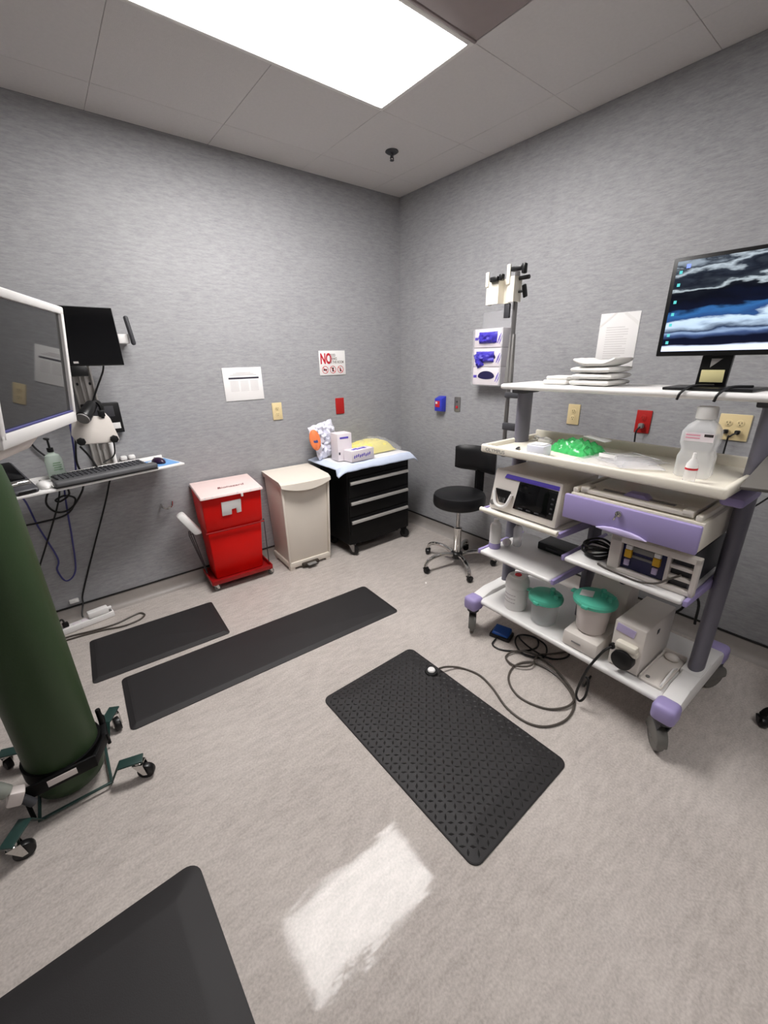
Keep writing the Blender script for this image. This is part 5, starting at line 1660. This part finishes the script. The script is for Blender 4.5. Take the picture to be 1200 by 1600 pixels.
for sx, sy in ((-1, -1), (1, -1), (1, 1), (-1, 1)):
    cx, cy_ = sx * 0.112, (-0.188 if sy < 0 else 0.125)
    ex, ey = {(-1, -1): (-0.172, -0.285), (1, -1): (0.205, -0.215), (1, 1): (0.165, 0.13), (-1, 1): (-0.2, 0.16)}[(sx, sy)]
    d_ = Vector((ex - cx, ey - cy_, 0))
    if sx > 0 and sy > 0:
        cx, cy_ = 0.112, 0.04
        d_ = Vector((ex - cx, ey - cy_, 0))
    n_ = Vector((-d_.y, d_.x, 0)).normalized() * 0.021
    q = MB()
    P = [Vector((cx, cy_, 0.022)), Vector((cx, cy_, 0.022)) + d_ * 0.35 + Vector((0, 0, 0.066)), Vector((ex, ey, 0.088)) + d_.normalized() * 0.02]
    for a_, b_ in ((P[0], P[1]), (P[1], P[2])):
        up = Vector((0, 0, 0.007))
        q.hexa([a_ - n_, a_ + n_, b_ + n_, b_ - n_, a_ - n_ + up, a_ + n_ + up, b_ + n_ + up, b_ - n_ + up], 0.0015)
    q.obj('leg', M['tealsteel'], t)
    caster(t, ex, ey, 0.031, 0.0875, M['blackp'], M['chrome'], {(-1, -1): 0.1, (1, -1): -0.5, (1, 1): -1.4, (-1, 1): 2.0}[(sx, sy)], 0.024, 0.022)
q = MB()
q.lathe([(0.1165, 0.135), (0.124, 0.135), (0.124, 0.185), (0.1165, 0.185)], c=(-0.004, -0.065, 0), seg=40)
q.hexa([(-0.15, -0.196, 0.135), (0.09, -0.196, 0.135), (0.09, -0.186, 0.135), (-0.15, -0.186, 0.135), (-0.15, -0.196, 0.185), (0.09, -0.196, 0.185), (0.09, -0.186, 0.185), (-0.15, -0.186, 0.185)], 0.002)
q.hexa([(0.09, -0.196, 0.14), (0.135, -0.10, 0.14), (0.125, -0.095, 0.14), (0.08, -0.186, 0.14), (0.09, -0.196, 0.18), (0.135, -0.10, 0.18), (0.125, -0.095, 0.18), (0.08, -0.186, 0.18)], 0.002)
q.box((0.128, -0.04, 0.16), (0.022, 0.13, 0.035), 0.005)
col_ = q.obj('collar', M['black'], t, 'black collar plate around the cylinder')
MB().box((-0.012, -0.1975, 0.162), (0.085, 0.002, 0.026), 0.0006).obj('collar_label', M['tagwhite'], col_, 'white label strip')
q = MB()
for x_, y_ in ((-0.125, -0.17), (0.128, 0.02), (-0.12, 0.11)):
    q.cyl((x_, y_, 0.025), (x_, y_, 0.185), 0.007, seg=10)
q.pieces('upright', M['black'], t)
MB().cyl((0.128, -0.03, 0.17), (0.128, -0.03, 0.25), 0.009, seg=12, bev=0.003).obj('lever', M['black'], t)
# grey hose with a white coupling in front of the cylinder
t = thing('hose_coupling', 'grey hose with a white coupling hanging before the green cylinder', 'hose', (-3.003, -1.475, 0.19))
MB().cyl((-0.055, 0.0, 0.10), (-0.005, 0.0, 0.03), 0.026, 0.022, seg=16, bev=0.003).obj('hose_sleeve', M['hose'], t)
MB().box((0.008, 0.0, 0.0), (0.042, 0.04, 0.055), 0.007, rot=(0, R(25), 0)).obj('coupling', M['tagwhite'], t)
MB().tube([(-0.06, 0.0, 0.27), (-0.02, 0.0, 0.235), (0.0, 0.0, 0.19), (-0.008, 0.0, 0.14), (-0.035, 0.0, 0.105), (-0.10, 0.0, 0.11)], 0.008).obj('hose', M['hose'], t)
MB().cyl((0.018, 0, -0.02), (0.04, 0, -0.062), 0.014, seg=12).obj('hose_tip', M['dgrey'], t)

# ------------------------------------------------------------------ large white-framed monitor, left foreground
t = thing('surgical_monitor', 'large white-framed monitor, screen off, at the left edge in front', 'monitor')
X_ = Vector((0.32706, 0.94501, 0)).normalized()
Z_ = Vector((0.12065, -0.04176, 0.99182)).normalized()
Y_ = Z_.cross(X_).normalized()
t.matrix_world = Matrix(((X_.x, Y_.x, Z_.x, -2.515), (X_.y, Y_.y, Z_.y, -1.47), (X_.z, Y_.z, Z_.z, 1.685), (0, 0, 0, 1)))
W3, H3 = 0.46, 0.312
q = MB()
q.box((-W3 / 2, 0.022, -0.010), (W3, 0.05, 0.020), 0.004)
q.box((-W3 / 2, 0.022, -H3 + 0.016), (W3, 0.05, 0.032), 0.004)
for x_ in (-0.0105, -W3 + 0.0105):
    q.box((x_, 0.022, -H3 / 2), (0.021, 0.05, H3 - 0.03), 0.004)
q.obj('frame', M['white'], t)
MB().box((-W3 / 2, 0.035, -H3 / 2), (W3 - 0.02, 0.05, H3 - 0.02), 0.01).obj('rear_housing', M['white'], t)
MB().box((-W3 / 2, 0.008, -H3 / 2 + 0.006), (W3 - 0.042, 0.006, H3 - 0.050)).obj('screen', M['matscreen'], t, 'dark grey glossy screen, switched off')
MB().box((-W3 / 2, 0.002, -H3 + 0.0335), (W3 - 0.042, 0.008, 0.003)).obj('blue_edge', M['bcable'], t, 'thin dark blue edge line')
q = MB()
q.hexa([(-W3, 0.012, -H3 - 0.026), (-0.30, 0.012, -H3 - 0.026), (-0.30, 0.04, -H3 - 0.026), (-W3, 0.04, -H3 - 0.026),
        (-W3, 0.006, -H3), (-0.24, 0.006, -H3), (-0.24, 0.045, -H3), (-W3, 0.045, -H3)], 0.008)
q.obj('handle', M['device'], t, 'beige grip below the screen')
q = MB()
q.box((-W3 / 2 - 0.10, 0.10, -H3 / 2), (0.10, 0.08, 0.10), 0.01)
q.cyl((-W3 / 2 - 0.1, 0.13, -H3 / 2), (-0.62, 0.55, -H3 / 2 + 0.05), 0.025)
q.obj('mount_arm', M['white'], t)
